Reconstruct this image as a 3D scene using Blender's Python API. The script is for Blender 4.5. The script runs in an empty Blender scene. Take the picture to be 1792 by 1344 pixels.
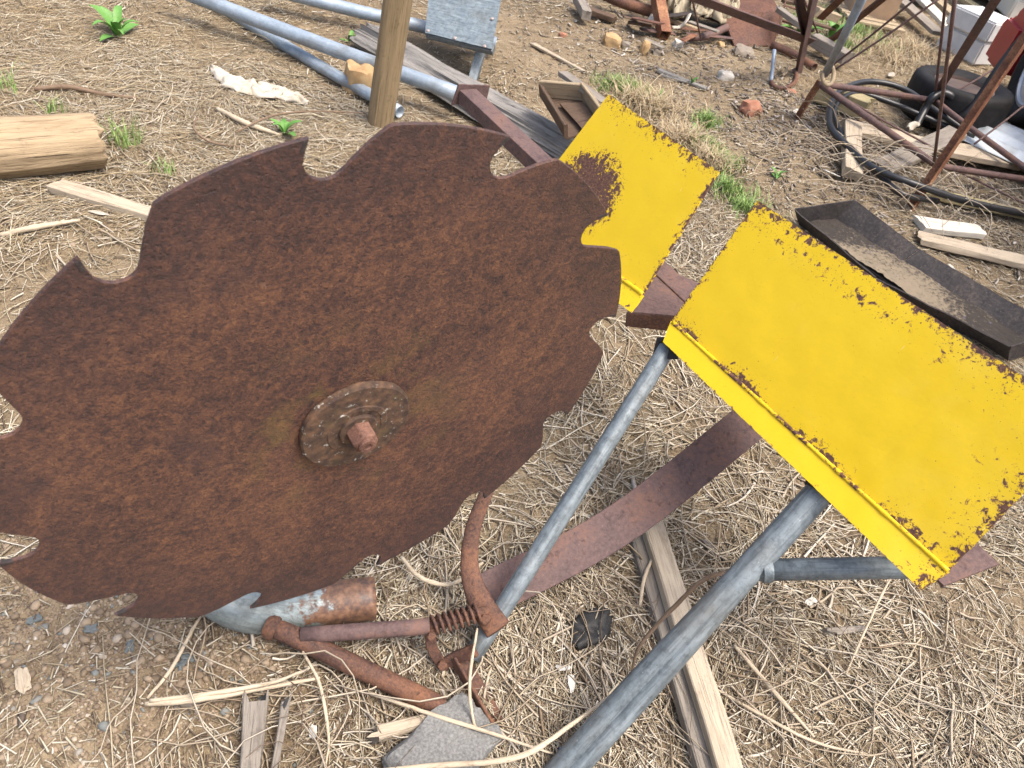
import bpy, bmesh, math, random
import numpy as np
from mathutils import Vector, Matrix, noise

random.seed(7)
RNG = np.random.default_rng(11)
scene = bpy.context.scene
col = scene.collection

# ------------------------------------------------------------------ camera
PITCH, ROLL, CAM_H = math.radians(42.6), math.radians(14.0), 1.55
FPX, CX, CY = 1345.0, 896.0, 672.0
_R0 = Vector((1, 0, 0)); _U0 = Vector((0, math.sin(PITCH), math.cos(PITCH)))
FWD = Vector((0, math.cos(PITCH), -math.sin(PITCH)))
RGT = _R0 * math.cos(ROLL) + _U0 * math.sin(ROLL)
UPC = -_R0 * math.sin(ROLL) + _U0 * math.cos(ROLL)
EYE = Vector((0, 0, CAM_H))
cam = bpy.data.cameras.new('camera'); camo = bpy.data.objects.new('camera', cam); col.objects.link(camo)
cam.sensor_fit = 'HORIZONTAL'; cam.sensor_width = 36.0; cam.lens = FPX / 1792 * 36
cam.clip_start = 0.02; cam.clip_end = 2000
cam.dof.use_dof = True; cam.dof.focus_distance = 1.9; cam.dof.aperture_fstop = 10.0
camo.matrix_world = Matrix(((RGT.x, UPC.x, -FWD.x, EYE.x), (RGT.y, UPC.y, -FWD.y, EYE.y),
                            (RGT.z, UPC.z, -FWD.z, EYE.z), (0, 0, 0, 1)))
scene.camera = camo

# ------------------------------------------------------------------ light
SUN_EL, SUN_AZ = math.radians(66), math.radians(112)      # azimuth clockwise from +Y
world = bpy.data.worlds.new('World'); scene.world = world; world.use_nodes = True
wn = world.node_tree.nodes; wl = world.node_tree.links
bg = wn['Background']; sky = wn.new('ShaderNodeTexSky'); sky.sky_type = 'NISHITA'; sky.sun_disc = False
sky.sun_elevation = SUN_EL; sky.sun_rotation = SUN_AZ; sky.air_density = 1.0; sky.dust_density = 6.0; sky.ozone_density = 0.6
wl.new(sky.outputs[0], bg.inputs[0]); bg.inputs[1].default_value = 0.15
sun = bpy.data.lights.new('sun', 'SUN'); suno = bpy.data.objects.new('sun', sun); col.objects.link(suno)
sun.energy = 1.4; sun.angle = math.radians(24); sun.color = (1.0, 0.955, 0.88)
_sd = Vector((math.sin(SUN_AZ) * math.cos(SUN_EL), math.cos(SUN_AZ) * math.cos(SUN_EL), math.sin(SUN_EL)))
suno.rotation_euler = _sd.to_track_quat('Z', 'Y').to_euler(); suno.location = _sd * 30
vs = scene.view_settings; vs.view_transform = 'Standard'; vs.look = 'None'; vs.gamma = 1.0; vs.use_curve_mapping = False
vs.exposure = 1.06

# ------------------------------------------------------------------ measuring: photograph pixel -> point of the place
def ray(x, y): return RGT * ((x - CX) / FPX) - UPC * ((y - CY) / FPX) + FWD
def dp(x, y, z): return EYE + ray(x, y) * z                       # at a depth
def at(x, y, h=0.0):                                              # at a height above the ground
    d = ray(x, y); return EYE + d * ((h - CAM_H) / d.z)
def onplane(x, y, p0, n):
    d = ray(x, y); return EYE + d * ((p0 - EYE).dot(n) / d.dot(n))

# ------------------------------------------------------------------ ground height (numpy value noise)
_tab = np.random.default_rng(3).random((256, 256))
def vnoise(x, y):
    xi = np.floor(x).astype(int); yi = np.floor(y).astype(int); fx = x - xi; fy = y - yi
    fx = fx * fx * (3 - 2 * fx); fy = fy * fy * (3 - 2 * fy)
    a = _tab[xi & 255, yi & 255]; b = _tab[(xi + 1) & 255, yi & 255]
    c = _tab[xi & 255, (yi + 1) & 255]; d = _tab[(xi + 1) & 255, (yi + 1) & 255]
    return (a * (1 - fx) + b * fx) * (1 - fy) + (c * (1 - fx) + d * fx) * fy - 0.5
def hgt(x, y):
    x = np.asarray(x, float); y = np.asarray(y, float)
    return (0.035 * vnoise(x * 1.3 + 9, y * 1.3) + 0.018 * vnoise(x * 4.1, y * 4.1 + 5) + 0.012 * vnoise(x * 11, y * 11)
            + 0.009 * vnoise(x * 29, y * 29) + 0.006 * vnoise(x * 61 + 3, y * 61))
def gz(p): return float(hgt(p[0], p[1]))
def on(x, y, dz=0.0):                                             # a pixel on the uneven ground, raised by dz
    p = at(x, y, dz)
    for _ in range(3): p = at(x, y, dz + gz(p))
    return p

# ------------------------------------------------------------------ scene graph helpers
WORLD = {}
def link(name, mesh, M=None, parent=None, mat=None, smooth=False):
    o = bpy.data.objects.new(name, mesh); col.objects.link(o)
    M = M if M is not None else Matrix.Identity(4)
    WORLD[o] = M.copy()
    if parent is not None:
        o.parent = parent; o.matrix_basis = WORLD[parent].inverted() @ M
    else: o.matrix_basis = M
    if mat is not None and mesh is not None: mesh.materials.append(mat)
    if smooth and mesh is not None:
        mesh.polygons.foreach_set('use_smooth', [True] * len(mesh.polygons))
    return o
def thing(name, label, cat, loc, group=None):
    o = link(name, None, Matrix.Translation(Vector(loc))); o.empty_display_size = 0.1
    return tag(o, label, cat, group)
def tag(o, label, cat, group=None, kind=None):
    if label: o['label'] = label
    if cat: o['category'] = cat
    if group: o['group'] = group
    if kind: o['kind'] = kind
    return o
def bm_mesh(bm, name='m'):
    bmesh.ops.recalc_face_normals(bm, faces=bm.faces[:])
    me = bpy.data.meshes.new(name); bm.to_mesh(me); bm.free(); return me
def frame_m(o, x, up=Vector((0, 0, 1))):
    x = Vector(x).normalized(); y = Vector(up).cross(x)
    if y.length < 1e-5: y = Vector((0, 1, 0)).cross(x)
    y.normalize(); z = x.cross(y)
    return Matrix(((x.x, y.x, z.x, o[0]), (x.y, y.y, z.y, o[1]), (x.z, y.z, z.z, o[2]), (0, 0, 0, 1)))
def raw_mesh(v, f, name='m'):
    me = bpy.data.meshes.new(name); me.from_pydata([tuple(p) for p in v], [], [tuple(q) for q in f]); me.update(); return me
def np_mesh(name, V, F):
    me = bpy.data.meshes.new(name); V = np.ascontiguousarray(V, dtype=np.float32); F = np.ascontiguousarray(F, dtype=np.int32)
    k = F.shape[1]
    me.vertices.add(len(V)); me.vertices.foreach_set('co', V.ravel())
    me.loops.add(F.size); me.loops.foreach_set('vertex_index', F.ravel())
    me.polygons.add(len(F)); me.polygons.foreach_set('loop_start', np.arange(0, F.size, k, dtype=np.int32))
    me.polygons.foreach_set('loop_total', np.full(len(F), k, dtype=np.int32))
    me.update(calc_edges=True); return me

def spline(pts, n):
    """Catmull-Rom through pts"""
    P = [Vector(p) for p in pts]
    if len(P) == 2: return [P[0].lerp(P[1], i / (n - 1)) for i in range(n)]
    E = [P[0] * 2 - P[1]] + P + [P[-1] * 2 - P[-2]]; out = []
    m = len(P) - 1
    for i in range(n):
        t = i / (n - 1) * m; k = min(int(t), m - 1); u = t - k
        a, b, c, d = E[k], E[k + 1], E[k + 2], E[k + 3]
        out.append(0.5 * ((2 * b) + (c - a) * u + (2 * a - 5 * b + 4 * c - d) * u * u + (3 * b - a - 3 * c + d) * u ** 3))
    return out
def tube_bm(bm, pts, rad, sides=14, cap=True, hollow=0.0, flat=1.0, jit=0.0, up=Vector((0, 0, 1))):
    """a tube through pts; rad a number or a list; hollow = wall thickness shown at the ends"""
    pts = [Vector(p) for p in pts]; n = len(pts)
    R = rad if isinstance(rad, (list, tuple)) else [rad] * n
    rings = []; side = None
    for i, p in enumerate(pts):
        t = (pts[min(i + 1, n - 1)] - pts[max(i - 1, 0)]).normalized()
        if side is None:
            side = Vector(up).cross(t)
            if side.length < 1e-3: side = Vector((1, 0, 0)).cross(t)
        side = (side - t * side.dot(t)).normalized(); v = t.cross(side)
        ring = []
        for k in range(sides):
            a = 2 * math.pi * k / sides
            q = p + (side * math.cos(a) + v * math.sin(a) * flat) * R[i]
            if jit: q += noise.noise_vector(q * (0.6 / max(R[i], 0.004))) * jit * R[i]
            ring.append(bm.verts.new(q))
        rings.append(ring)
    for a, b in zip(rings, rings[1:]):
        for k in range(sides): bm.faces.new((a[k], a[(k + 1) % sides], b[(k + 1) % sides], b[k]))
    if cap:
        for ring, sgn, j in ((rings[0], 1, 0), (rings[-1], -1, n - 1)):
            if hollow:
                t = (pts[min(j + 1, n - 1)] - pts[max(j - 1, 0)]).normalized() * sgn
                q = 1 - hollow / R[j]; c = pts[j]
                inn = [bm.verts.new(c + (v.co - c) * q) for v in ring]
                dee = [bm.verts.new(c + (v.co - c) * q + t * R[j] * 3) for v in ring]
                for k in range(sides):
                    m = (k + 1) % sides
                    bm.faces.new((ring[k], ring[m], inn[m], inn[k])); bm.faces.new((inn[k], inn[m], dee[m], dee[k]))
                bm.faces.new(dee)
            else: bm.faces.new(ring)
def tube(name, pts, rad, mat, parent=None, seg=None, up=Vector((0, 0, 1)), **kw):
    c = Vector((0, 0, 0))
    for p in pts: c += Vector(p)
    c /= len(pts)
    M = frame_m(c, Vector(pts[-1]) - Vector(pts[0])) if (Vector(pts[-1]) - Vector(pts[0])).length > 1e-4 else Matrix.Translation(c)
    Mi = M.inverted(); q = [Mi @ Vector(p) for p in pts]
    if seg:
        q = spline(q, seg)
        if isinstance(rad, (list, tuple)):
            rad = [float(np.interp(i / (seg - 1), np.linspace(0, 1, len(rad)), rad)) for i in range(seg)]
    bm = bmesh.new(); tube_bm(bm, q, rad, up=Mi.to_3x3() @ Vector(up), **kw)
    return link(name, bm_mesh(bm, name), M, parent, mat, True)
def smooth_sharp(o, ang=40):
    me = o.data
    me.polygons.foreach_set('use_smooth', [True] * len(me.polygons))
    if hasattr(me, 'set_sharp_from_angle'): me.set_sharp_from_angle(angle=math.radians(ang))
    return o
def slab_mesh(L, w, t, nx=10, rough=0.0, bevel=0.003, taper=1.0, split=0.0, seed=0, bow=0.0):
    """a board along +X from 0..L, centred in Y, from Z 0..t, with uneven edges"""
    ny = 4
    bm = bmesh.new(); grid = []
    prof = []
    b = min(bevel, t * .4, w * .2)
    for i in range(ny + 1): prof.append((-w / 2 + b + (w - 2 * b) * i / ny, t))
    prof += [(w / 2, t - b), (w / 2, b), (w / 2 - b, 0), (-w / 2 + b, 0), (-w / 2, b), (-w / 2, t - b)]
    for i in range(nx + 1):
        u = i / nx; s = 1 + (taper - 1) * u; row = []
        for j, (y, z) in enumerate(prof):
            x = L * u
            if rough:
                q = Vector((x * 6 + seed * 7.1, y * 24, z * 24 + seed))
                y2 = y * s + rough * noise.noise(q) * .9; z2 = z + rough * .6 * noise.noise(q + Vector((9, 3, 5)))
                if i in (0, nx): x += (noise.noise(q * 3) * rough * 3 + split * noise.noise(Vector((seed, y * 70, z * 30)))) 
            else: y2, z2 = y * s, z
            row.append(bm.verts.new((x, y2, z2 + bow * math.sin(u * math.pi))))
        grid.append(row)
    k = len(prof)
    for a, c in zip(grid, grid[1:]):
        for j in range(k): bm.faces.new((a[j], a[(j + 1) % k], c[(j + 1) % k], c[j]))
    bm.faces.new(grid[0]); bm.faces.new(grid[-1])
    return bm_mesh(bm)
def board(name, p0, p1, w, t, mat, parent=None, up=Vector((0, 0, 1)), **kw):
    p0, p1 = Vector(p0), Vector(p1)
    o = link(name, slab_mesh((p1 - p0).length, w, t, **kw), frame_m(p0, p1 - p0, up), parent, mat)
    return smooth_sharp(o, 38)
def prism_strip(name, p0, p1, prof, mat, parent=None, up=Vector((0, 0, 1)), bev=0.0015, closed=True, nx=1, warp=0.0):
    """extrude a closed YZ profile from p0 to p1"""
    p0, p1 = Vector(p0), Vector(p1); L = (p1 - p0).length
    bm = bmesh.new(); rows = []
    for i in range(nx + 1):
        x = L * i / nx
        rows.append([bm.verts.new((x, y + warp * noise.noise(Vector((x * 4, y * 9, 1))), z + warp * noise.noise(Vector((x * 4, z * 9, 7))))) for y, z in prof])
    k = len(prof)
    for a, b in zip(rows, rows[1:]):
        for j in range(k): bm.faces.new((a[j], a[(j + 1) % k], b[(j + 1) % k], b[j]))
    bm.faces.new(rows[0]); bm.faces.new(rows[-1])
    bmesh.ops.recalc_face_normals(bm, faces=bm.faces[:])
    if bev: bmesh.ops.bevel(bm, geom=[e for e in bm.edges if len(e.link_faces) == 2 and e.calc_face_angle(0) > .5], offset=bev, segments=1, affect='EDGES')
    return link(name, bm_mesh(bm), frame_m(p0, p1 - p0, up), parent, mat)
def angle_prof(a, b, t): return [(y - a * .35, z - b * .35) for y, z in ((0, 0), (a, 0), (a, t), (t, t), (t, b), (0, b))]
def rock_mesh(sx, sy, sz, seed, sub=2, rough=.3, blocky=.5):
    bm = bmesh.new(); bmesh.ops.create_icosphere(bm, subdivisions=sub, radius=1)
    o = Vector((seed * 3.7, seed * 1.3, seed))
    for v in bm.verts:
        c = v.co.copy(); m = max(abs(c.x), abs(c.y), abs(c.z)); c = c.lerp(c / m * .85, blocky)
        c *= 1 + rough * noise.noise(v.co * 1.5 + o) + rough * .4 * noise.noise(v.co * 4 + o)
        v.co = Vector((c.x * sx, c.y * sy, c.z * sz))
    return bm_mesh(bm)
def quad_plate(name, corners, thick, mat, parent=None, n=None, nx=8, ny=6, wear=None, dent=0.0, back=True):
    """a plate through four corners (u0v0, u1v0, u1v1, u0v1) with local X along u, Y along v"""
    A, B, Cc, D = [Vector(c) for c in corners]
    x = (B - A).normalized(); z = x.cross(D - A).normalized(); y = z.cross(x)
    M = Matrix(((x.x, y.x, z.x, A.x), (x.y, y.y, z.y, A.y), (x.z, y.z, z.z, A.z), (0, 0, 0, 1))); Mi = M.inverted()
    a, b, c, d = [Mi @ p for p in (A, B, Cc, D)]
    bm = bmesh.new(); top = []; bot = []; wv = []
    for j in range(ny + 1):
        for i in range(nx + 1):
            u, v = i / nx, j / ny
            p = (a * (1 - u) + b * u) * (1 - v) + (d * (1 - u) + c * u) * v
            if dent: p.z += dent * noise.noise(Vector((p.x * 9, p.y * 9, 3))) + dent * .5 * noise.noise(Vector((p.x * 25, p.y * 25, 8)))
            edge = i in (0, nx) or j in (0, ny)
            if edge: p += Vector((noise.noise(p * 60), noise.noise(p * 60 + Vector((5, 5, 5))), 0)) * .0012
            top.append(bm.verts.new(p)); bot.append(bm.verts.new(p - Vector((0, 0, thick))))
            wv.append(wear(u, v, p.x, p.y) if wear else 0.0)
    w = nx + 1
    for j in range(ny):
        for i in range(nx):
            q = [j * w + i, j * w + i + 1, (j + 1) * w + i + 1, (j + 1) * w + i]
            bm.faces.new([top[k] for k in q]); bm.faces.new([bot[k] for k in reversed(q)])
    per = [i for i in range(w)] + [j * w + nx for j in range(1, ny + 1)] + [ny * w + i for i in range(nx - 1, -1, -1)] + [j * w for j in range(ny - 1, 0, -1)]
    for k in range(len(per)):
        m, q = per[k], per[(k + 1) % len(per)]
        bm.faces.new((top[m], bot[m], bot[q], top[q]))
    bm.verts.index_update(); order = {}
    for k in range(len(top)): order[top[k].index] = wv[k]; order[bot[k].index] = wv[k]
    n = len(bm.verts); vals = [order[i] for i in range(n)]
    me = bm_mesh(bm)
    at_ = me.attributes.new('wear', 'FLOAT', 'POINT'); at_.data.foreach_set('value', vals)
    o = link(name, me, M, parent, mat); return smooth_sharp(o, 30)

# ------------------------------------------------------------------ materials
class NT:
    def __init__(s, name):
        s.m = bpy.data.materials.new(name); s.m.use_nodes = True; s.t = s.m.node_tree; s.n = s.t.nodes
        s.b = s.n['Principled BSDF']; s.co = s.n.new('ShaderNodeTexCoord')
    def l(s, a, b): s.t.links.new(a, b)
    def map(s, scale=(1, 1, 1), src='Object', rot=(0, 0, 0)):
        k = s.n.new('ShaderNodeMapping'); k.inputs['Scale'].default_value = scale; k.inputs['Rotation'].default_value = rot
        s.l(s.co.outputs[src], k.inputs[0]); return k.outputs[0]
    def noise(s, vec, scale, detail=4, rough=.55, dist=0.0):
        k = s.n.new('ShaderNodeTexNoise'); k.inputs['Scale'].default_value = scale; k.inputs['Detail'].default_value = detail
        k.inputs['Roughness'].default_value = rough; k.inputs['Distortion'].default_value = dist
        s.l(vec, k.inputs['Vector']); return k.outputs['Fac']
    def voro(s, vec, scale, feat='F1', out='Distance'):
        k = s.n.new('ShaderNodeTexVoronoi'); k.feature = feat; k.inputs['Scale'].default_value = scale
        s.l(vec, k.inputs['Vector']); return k.outputs[out]
    def ramp(s, fac, stops, interp='LINEAR'):
        k = s.n.new('ShaderNodeValToRGB'); e = k.color_ramp.elements; k.color_ramp.interpolation = interp
        while len(e) < len(stops): e.new(.5)
        for q, (p, c) in zip(e, stops):
            q.position = p; q.color = (c, c, c, 1) if isinstance(c, (int, float)) else (*c, 1)
        s.l(fac, k.inputs[0]); return k.outputs[0]
    def mix(s, fac, a, b, mode='MIX'):
        k = s.n.new('ShaderNodeMix'); k.data_type = 'RGBA'; k.blend_type = mode
        for sock, v in ((k.inputs[0], fac), (k.inputs[6], a), (k.inputs[7], b)):
            if hasattr(v, 'is_output'): s.l(v, sock)
            elif isinstance(v, (int, float)): sock.default_value = v
            else: sock.default_value = (*v, 1)
        return k.outputs[2]
    def math(s, op, a, b=0.0, clamp=False):
        k = s.n.new('ShaderNodeMath'); k.operation = op; k.use_clamp = clamp
        for sock, v in zip(k.inputs, (a, b)):
            if hasattr(v, 'is_output'): s.l(v, sock)
            else: sock.default_value = v
        return k.outputs[0]
    def bump(s, h, strength=.3, dist=.01, prev=None):
        k = s.n.new('ShaderNodeBump'); k.inputs['Strength'].default_value = strength; k.inputs['Distance'].default_value = dist
        s.l(h, k.inputs['Height'])
        if prev is not None: s.l(prev, k.inputs['Normal'])
        return k.outputs[0]
    def attr(s, name):
        k = s.n.new('ShaderNodeAttribute'); k.attribute_name = name; return k.outputs['Fac']
    def island(s): return s.n.new('ShaderNodeNewGeometry').outputs['Random Per Island']
    def done(s, colr=None, rough=.7, metal=0.0, normal=None, spec=.5):
        for sock, v in (('Base Color', colr), ('Roughness', rough), ('Metallic', metal), ('Specular IOR Level', spec)):
            if v is None: continue
            i = s.b.inputs[sock]
            if hasattr(v, 'is_output'): s.l(v, i)
            elif sock == 'Base Color': i.default_value = (*v, 1)
            else: i.default_value = v
        if normal is not None: s.l(normal, s.b.inputs['Normal'])
        return s.m

def rust_mat(name, dark, mid, hot, scale=1.0, stretch=(1, 1, 1), rough=.78, bumpd=.0012, moss=None, bstr=.5):
    t = NT(name); v = t.map(stretch)
    big = t.noise(v, 7 * scale, 5, .65); fine = t.noise(v, 95 * scale, 6, .7, .3); mic = t.noise(v, 260 * scale, 3, .7)
    f = t.math('ADD', t.math('MULTIPLY', big, .55), t.math('MULTIPLY', fine, .45))
    c = t.ramp(f, [(.38, dark), (.5, mid), (.62, hot)])
    spots = t.ramp(t.noise(v, 38 * scale, 4, .7, .5), [(.56, 0.0), (.68, .75)])
    c = t.mix(spots, c, tuple(k * .75 for k in dark))
    c = t.mix(t.ramp(t.noise(v, 150 * scale, 3, .6), [(.6, 0.0), (.72, .55)]), c, tuple(k * 1.35 for k in hot))
    if moss: c = t.mix(t.ramp(t.noise(v, 12 * scale, 4, .6), [(.55, 0.0), (.75, .55)]), c, moss)
    h = t.math('ADD', fine, t.math('MULTIPLY', mic, .5))
    return t.done(c, t.ramp(big, [(.3, rough - .15), (.7, rough + .12)]), 0.0, t.bump(h, bstr, bumpd), .35)
def blade_mat():
    t = NT('blade_rust'); v = t.map((1, .9, 1), rot=(0, 0, .5))
    big = t.noise(v, 4.2, 5, .6, .3); med = t.noise(v, 34, 5, .7, .3); fine = t.noise(v, 150, 4, .7, .5); mic = t.noise(v, 380, 3, .7)
    f = t.math('ADD', t.math('ADD', t.math('MULTIPLY', big, .20), t.math('MULTIPLY', med, .20)), t.math('ADD', t.math('MULTIPLY', fine, .38), t.math('MULTIPLY', mic, .22)))
    ln = t.n.new('ShaderNodeVectorMath'); ln.operation = 'LENGTH'; t.l(t.co.outputs['Object'], ln.inputs[0])
    rad = t.math('ADD', ln.outputs['Value'], t.math('MULTIPLY', t.math('SUBTRACT', t.noise(v, 9, 4, .6), .5), .16))
    rim = t.ramp(rad, [(.30, 0.0), (.46, 1.0)])
    f = t.math('SUBTRACT', f, t.math('MULTIPLY', rim, .035))
    c = t.ramp(f, [(.39, (.026, .018, .019)), (.445, (.052, .028, .025)), (.50, (.098, .047, .033)), (.56, (.158, .073, .042)), (.64, (.25, .125, .066))])
    c = t.mix(t.ramp(t.noise(v, 7.5, 5, .65), [(.54, 0.0), (.72, .5)]), c, (.050, .031, .032))
    c = t.mix(t.math('MULTIPLY', rim, .35), c, (.075, .042, .038))
    hubm = t.ramp(rad, [(.07, 1.0), (.20, 0.0)])
    c = t.mix(t.math('MULTIPLY', hubm, t.ramp(t.noise(v, 14, 4, .6, .5), [(.48, 0.0), (.62, .5)])), c, (.17, .115, .035))
    c = t.mix(t.ramp(t.noise(v, 85, 3, .6), [(.73, 0.0), (.75, .3)]), c, (.32, .25, .20))
    pit = t.ramp(t.noise(v, 230, 2, .6), [(.30, 1.0), (.42, 0.0)]); c = t.mix(t.math('MULTIPLY', pit, .5), c, (.026, .016, .015))
    return t.done(c, t.ramp(big, [(.3, .52), (.7, .70)]), 0.0, t.bump(t.math('SUBTRACT', t.math('ADD', fine, mic), t.math('MULTIPLY', pit, .6)), .7, .0016), .45)
M_BLADE = blade_mat()
M_RUST = rust_mat('beam_rust', (.075, .046, .044), (.125, .080, .074), (.18, .10, .074), 1.1)
M_RUSTO = rust_mat('pipe_rust', (.045, .027, .024), (.115, .058, .040), (.205, .098, .055), 1.6, bumpd=.002)
M_RUSTB = rust_mat('bright_rust', (.1, .04, .024), (.2, .085, .045), (.36, .19, .10), 1.3)
M_HOPPER = rust_mat('hopper_rust', (.07, .036, .028), (.13, .062, .042), (.19, .095, .06), .7)
M_NUT = rust_mat('nut_rust', (.075, .040, .032), (.145, .072, .052), (.23, .12, .085), 3.5)
M_TROUGH = rust_mat('trough_steel', (.022, .02, .021), (.045, .039, .039), (.10, .08, .07), .8, bumpd=.003)
M_DARK = rust_mat('dark_steel', (.018, .016, .017), (.032, .027, .027), (.06, .045, .04), 1.2)
def washer_mat():
    t = NT('washer_lichen'); v = t.map()
    c = t.ramp(t.noise(v, 60, 5, .7), [(.35, (.045, .03, .025)), (.5, (.085, .052, .036)), (.65, (.15, .085, .05))])
    c = t.mix(t.ramp(t.noise(v, 26, 5, .7), [(.53, 0.0), (.65, .4)]), c, (.085, .075, .035))
    c = t.mix(t.ramp(t.noise(v, 75, 4, .75), [(.61, 0.0), (.67, .9)]), c, (.42, .41, .37))
    return t.done(c, .85, 0, t.bump(t.noise(v, 150, 4, .7), .6, .0015), .3)
M_WASH = washer_mat()
def yellow_mat():
    t = NT('chipped_yellow_paint'); v = t.map(); w = t.attr('wear')
    n1 = t.noise(v, 68, 5, .68, .6); n2 = t.noise(v, 24, 4, .6, .4)
    mixn = t.math('ADD', t.math('MULTIPLY', n1, .74), t.math('MULTIPLY', n2, .26))
    lim = t.math('SUBTRACT', .695, t.math('MULTIPLY', w, .205))
    chip = t.math('GREATER_THAN', mixn, lim)
    halo = t.ramp(t.math('SUBTRACT', mixn, lim), [(0.0, 0.0), (.04, 0.0), (.08, 1.0)])
    halo = t.math('MULTIPLY', t.math('GREATER_THAN', mixn, t.math('SUBTRACT', lim, .03)), .4)
    fleck = t.math('GREATER_THAN', t.noise(v, 215, 3, .6), t.math('SUBTRACT', .735, t.math('MULTIPLY', w, .165)))
    chip2 = t.math('MAXIMUM', chip, fleck)
    paint = t.ramp(t.noise(v, 3.0, 4, .6), [(.3, (.70, .475, .008)), (.55, (.725, .50, .010)), (.75, (.745, .525, .015))])
    paint = t.mix(t.ramp(t.noise(v, 17, 6, .75), [(.55, 0.0), (.8, .22)]), paint, (.52, .33, .03))
    paint = t.mix(t.ramp(t.noise(v, 130, 4, .7), [(.55, 0.0), (.75, .25)]), paint, (.60, .37, .012))
    run = t.noise(t.map((34, 1.6, 1)), 1.0, 4, .65); paint = t.mix(t.ramp(run, [(.54, 0.0), (.80, .10)]), paint, (.45, .27, .03))
    dust = t.noise(v, 2.2, 5, .7); paint = t.mix(t.ramp(dust, [(.5, 0.0), (.72, .22)]), paint, (.78, .64, .16))
    rust = t.ramp(t.noise(v, 150, 5, .75), [(.34, (.05, .026, .023)), (.5, (.10, .048, .036)), (.62, (.19, .095, .055)), (.72, (.30, .19, .10))])
    c = t.mix(halo, paint, (.42, .20, .03))
    scr = t.ramp(t.noise(t.map((30, 2.0, 1), rot=(0, 0, .9)), 3.2, 2, .5), [(.75, 0.0), (.765, .7)])
    c = t.mix(scr, c, (.84, .74, .42))
    drk = t.ramp(t.noise(t.map((2.4, 40, 1), rot=(0, 0, .35)), 3.0, 2, .5), [(.755, 0.0), (.77, .8)])
    c = t.mix(drk, c, (.22, .13, .03))
    c = t.mix(chip2, c, rust)
    h = t.math('ADD', t.math('MULTIPLY', chip2, -1.0), t.math('MULTIPLY', t.noise(v, 70, 5, .65), .45))
    r = t.math('ADD', t.ramp(t.noise(v, 12, 4, .6), [(.3, .38), (.7, .55)]), t.math('MULTIPLY', chip2, .35))
    return t.done(c, r, 0, t.bump(h, .5, .0018), .4)
M_YEL = yellow_mat()
def galv_mat(name, a, b, rustc=None, metal=.35, rough=.48, mott=.75):
    t = NT(name); v = t.map()
    c = t.ramp(t.noise(v, 9, 5, .65, .4), [(.3, a), (.7, b)])
    c = t.mix(t.ramp(t.noise(v, 55, 6, .75), [(.46, 0.0), (.66, mott)]), c, tuple(k * .5 for k in a))
    c = t.mix(t.ramp(t.noise(v, 130, 3, .7), [(.66, 0.0), (.74, .6)]), c, (.42, .45, .45))
    c = t.mix(t.ramp(t.noise(v, 4.5, 3, .6), [(.5, 0.0), (.68, .6)]), c, (.13, .125, .105))
    st = t.noise(t.map((.6, 9, 9)), 12, 5, .7); c = t.mix(t.ramp(st, [(.48, 0.0), (.66, mott * .8)]), c, tuple(k * .42 for k in a))
    c = t.mix(t.ramp(t.noise(t.map((.8, 6, 6)), 7, 4, .65), [(.56, 0.0), (.7, mott * .6)]), c, tuple(min(1, k * 1.5) for k in b))
    if rustc:
        w = t.math('ADD', t.attr('wear'), t.math('MULTIPLY', t.math('SUBTRACT', t.noise(v, 28, 5, .7), .5), 1.3))
        rc = t.ramp(t.noise(v, 60, 5, .7), [(.35, (.07, .045, .038)), (.5, rustc), (.68, (.27, .15, .09))])
        c = t.mix(t.ramp(w, [(.42, 0.0), (.56, 1.0)]), c, rc); metal = t.math('MULTIPLY', metal, t.ramp(w, [(.42, 1.0), (.56, 0.0)]))
    return t.done(c, t.ramp(t.noise(v, 30, 4, .6), [(.3, rough - .08), (.7, rough + .2)]), metal, t.bump(t.noise(v, 80, 5, .65), .25, .001), .5)
M_GALV = galv_mat('galvanised_leg', (.125, .152, .168), (.235, .275, .298), metal=.25, rough=.46)
M_GALVL = galv_mat('galvanised_rail', (.27, .34, .41), (.40, .46, .52), rough=.5, mott=.35)
M_GALVS = galv_mat('galvanised_sheet', (.20, .25, .28), (.31, .36, .37), metal=.45)
M_GALVR = galv_mat('galvanised_rusting', (.25, .31, .32), (.40, .46, .45), rustc=(.15, .08, .05))
M_BLUEB = galv_mat('blue_grey_bar', (.22, .27, .34), (.32, .38, .45), metal=.2, mott=.3)
def wood_mat(name, pale, mid, dark, stretch=11, scale=9, rough=.85, crack=.6, bumpd=.004):
    t = NT(name); v = t.map((1, stretch, stretch)); vb = t.map((.35, stretch * 2.4, stretch * 2.4))
    g = t.noise(v, scale, 6, .65, .6); s = t.noise(vb, scale * 1.2, 5, .7, .2); big = t.noise(t.map((1, 2, 2)), 4, 4, .6)
    f = t.math('ADD', t.math('MULTIPLY', g, .6), t.math('MULTIPLY', big, .4))
    c = t.ramp(f, [(.36, mid), (.5, pale), (.66, tuple(k * 1.12 for k in pale))])
    ck = t.ramp(s, [(.32, 1.0), (.44, 0.0)]); c = t.mix(t.math('MULTIPLY', ck, crack), c, dark)
    c = t.mix(t.ramp(t.noise(t.map(), 26, 5, .7), [(.58, 0.0), (.74, .45)]), c, dark)
    return t.done(c, rough, 0, t.bump(t.math('SUBTRACT', g, ck), .55, bumpd), .25)
M_WPALE = wood_mat('pale_weathered_wood', (.43, .36, .27), (.31, .25, .18), (.12, .09, .065))
M_WTAN = wood_mat('tan_weathered_wood', (.36, .285, .19), (.25, .18, .11), (.08, .055, .035))
M_WGREY = wood_mat('grey_weathered_wood', (.25, .22, .185), (.15, .13, .11), (.05, .042, .036))
M_WCHAR = wood_mat('charcoal_old_timber', (.25, .235, .215), (.13, .12, .11), (.03, .027, .025), 9, 8, crack=.9, bumpd=.012)
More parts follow.
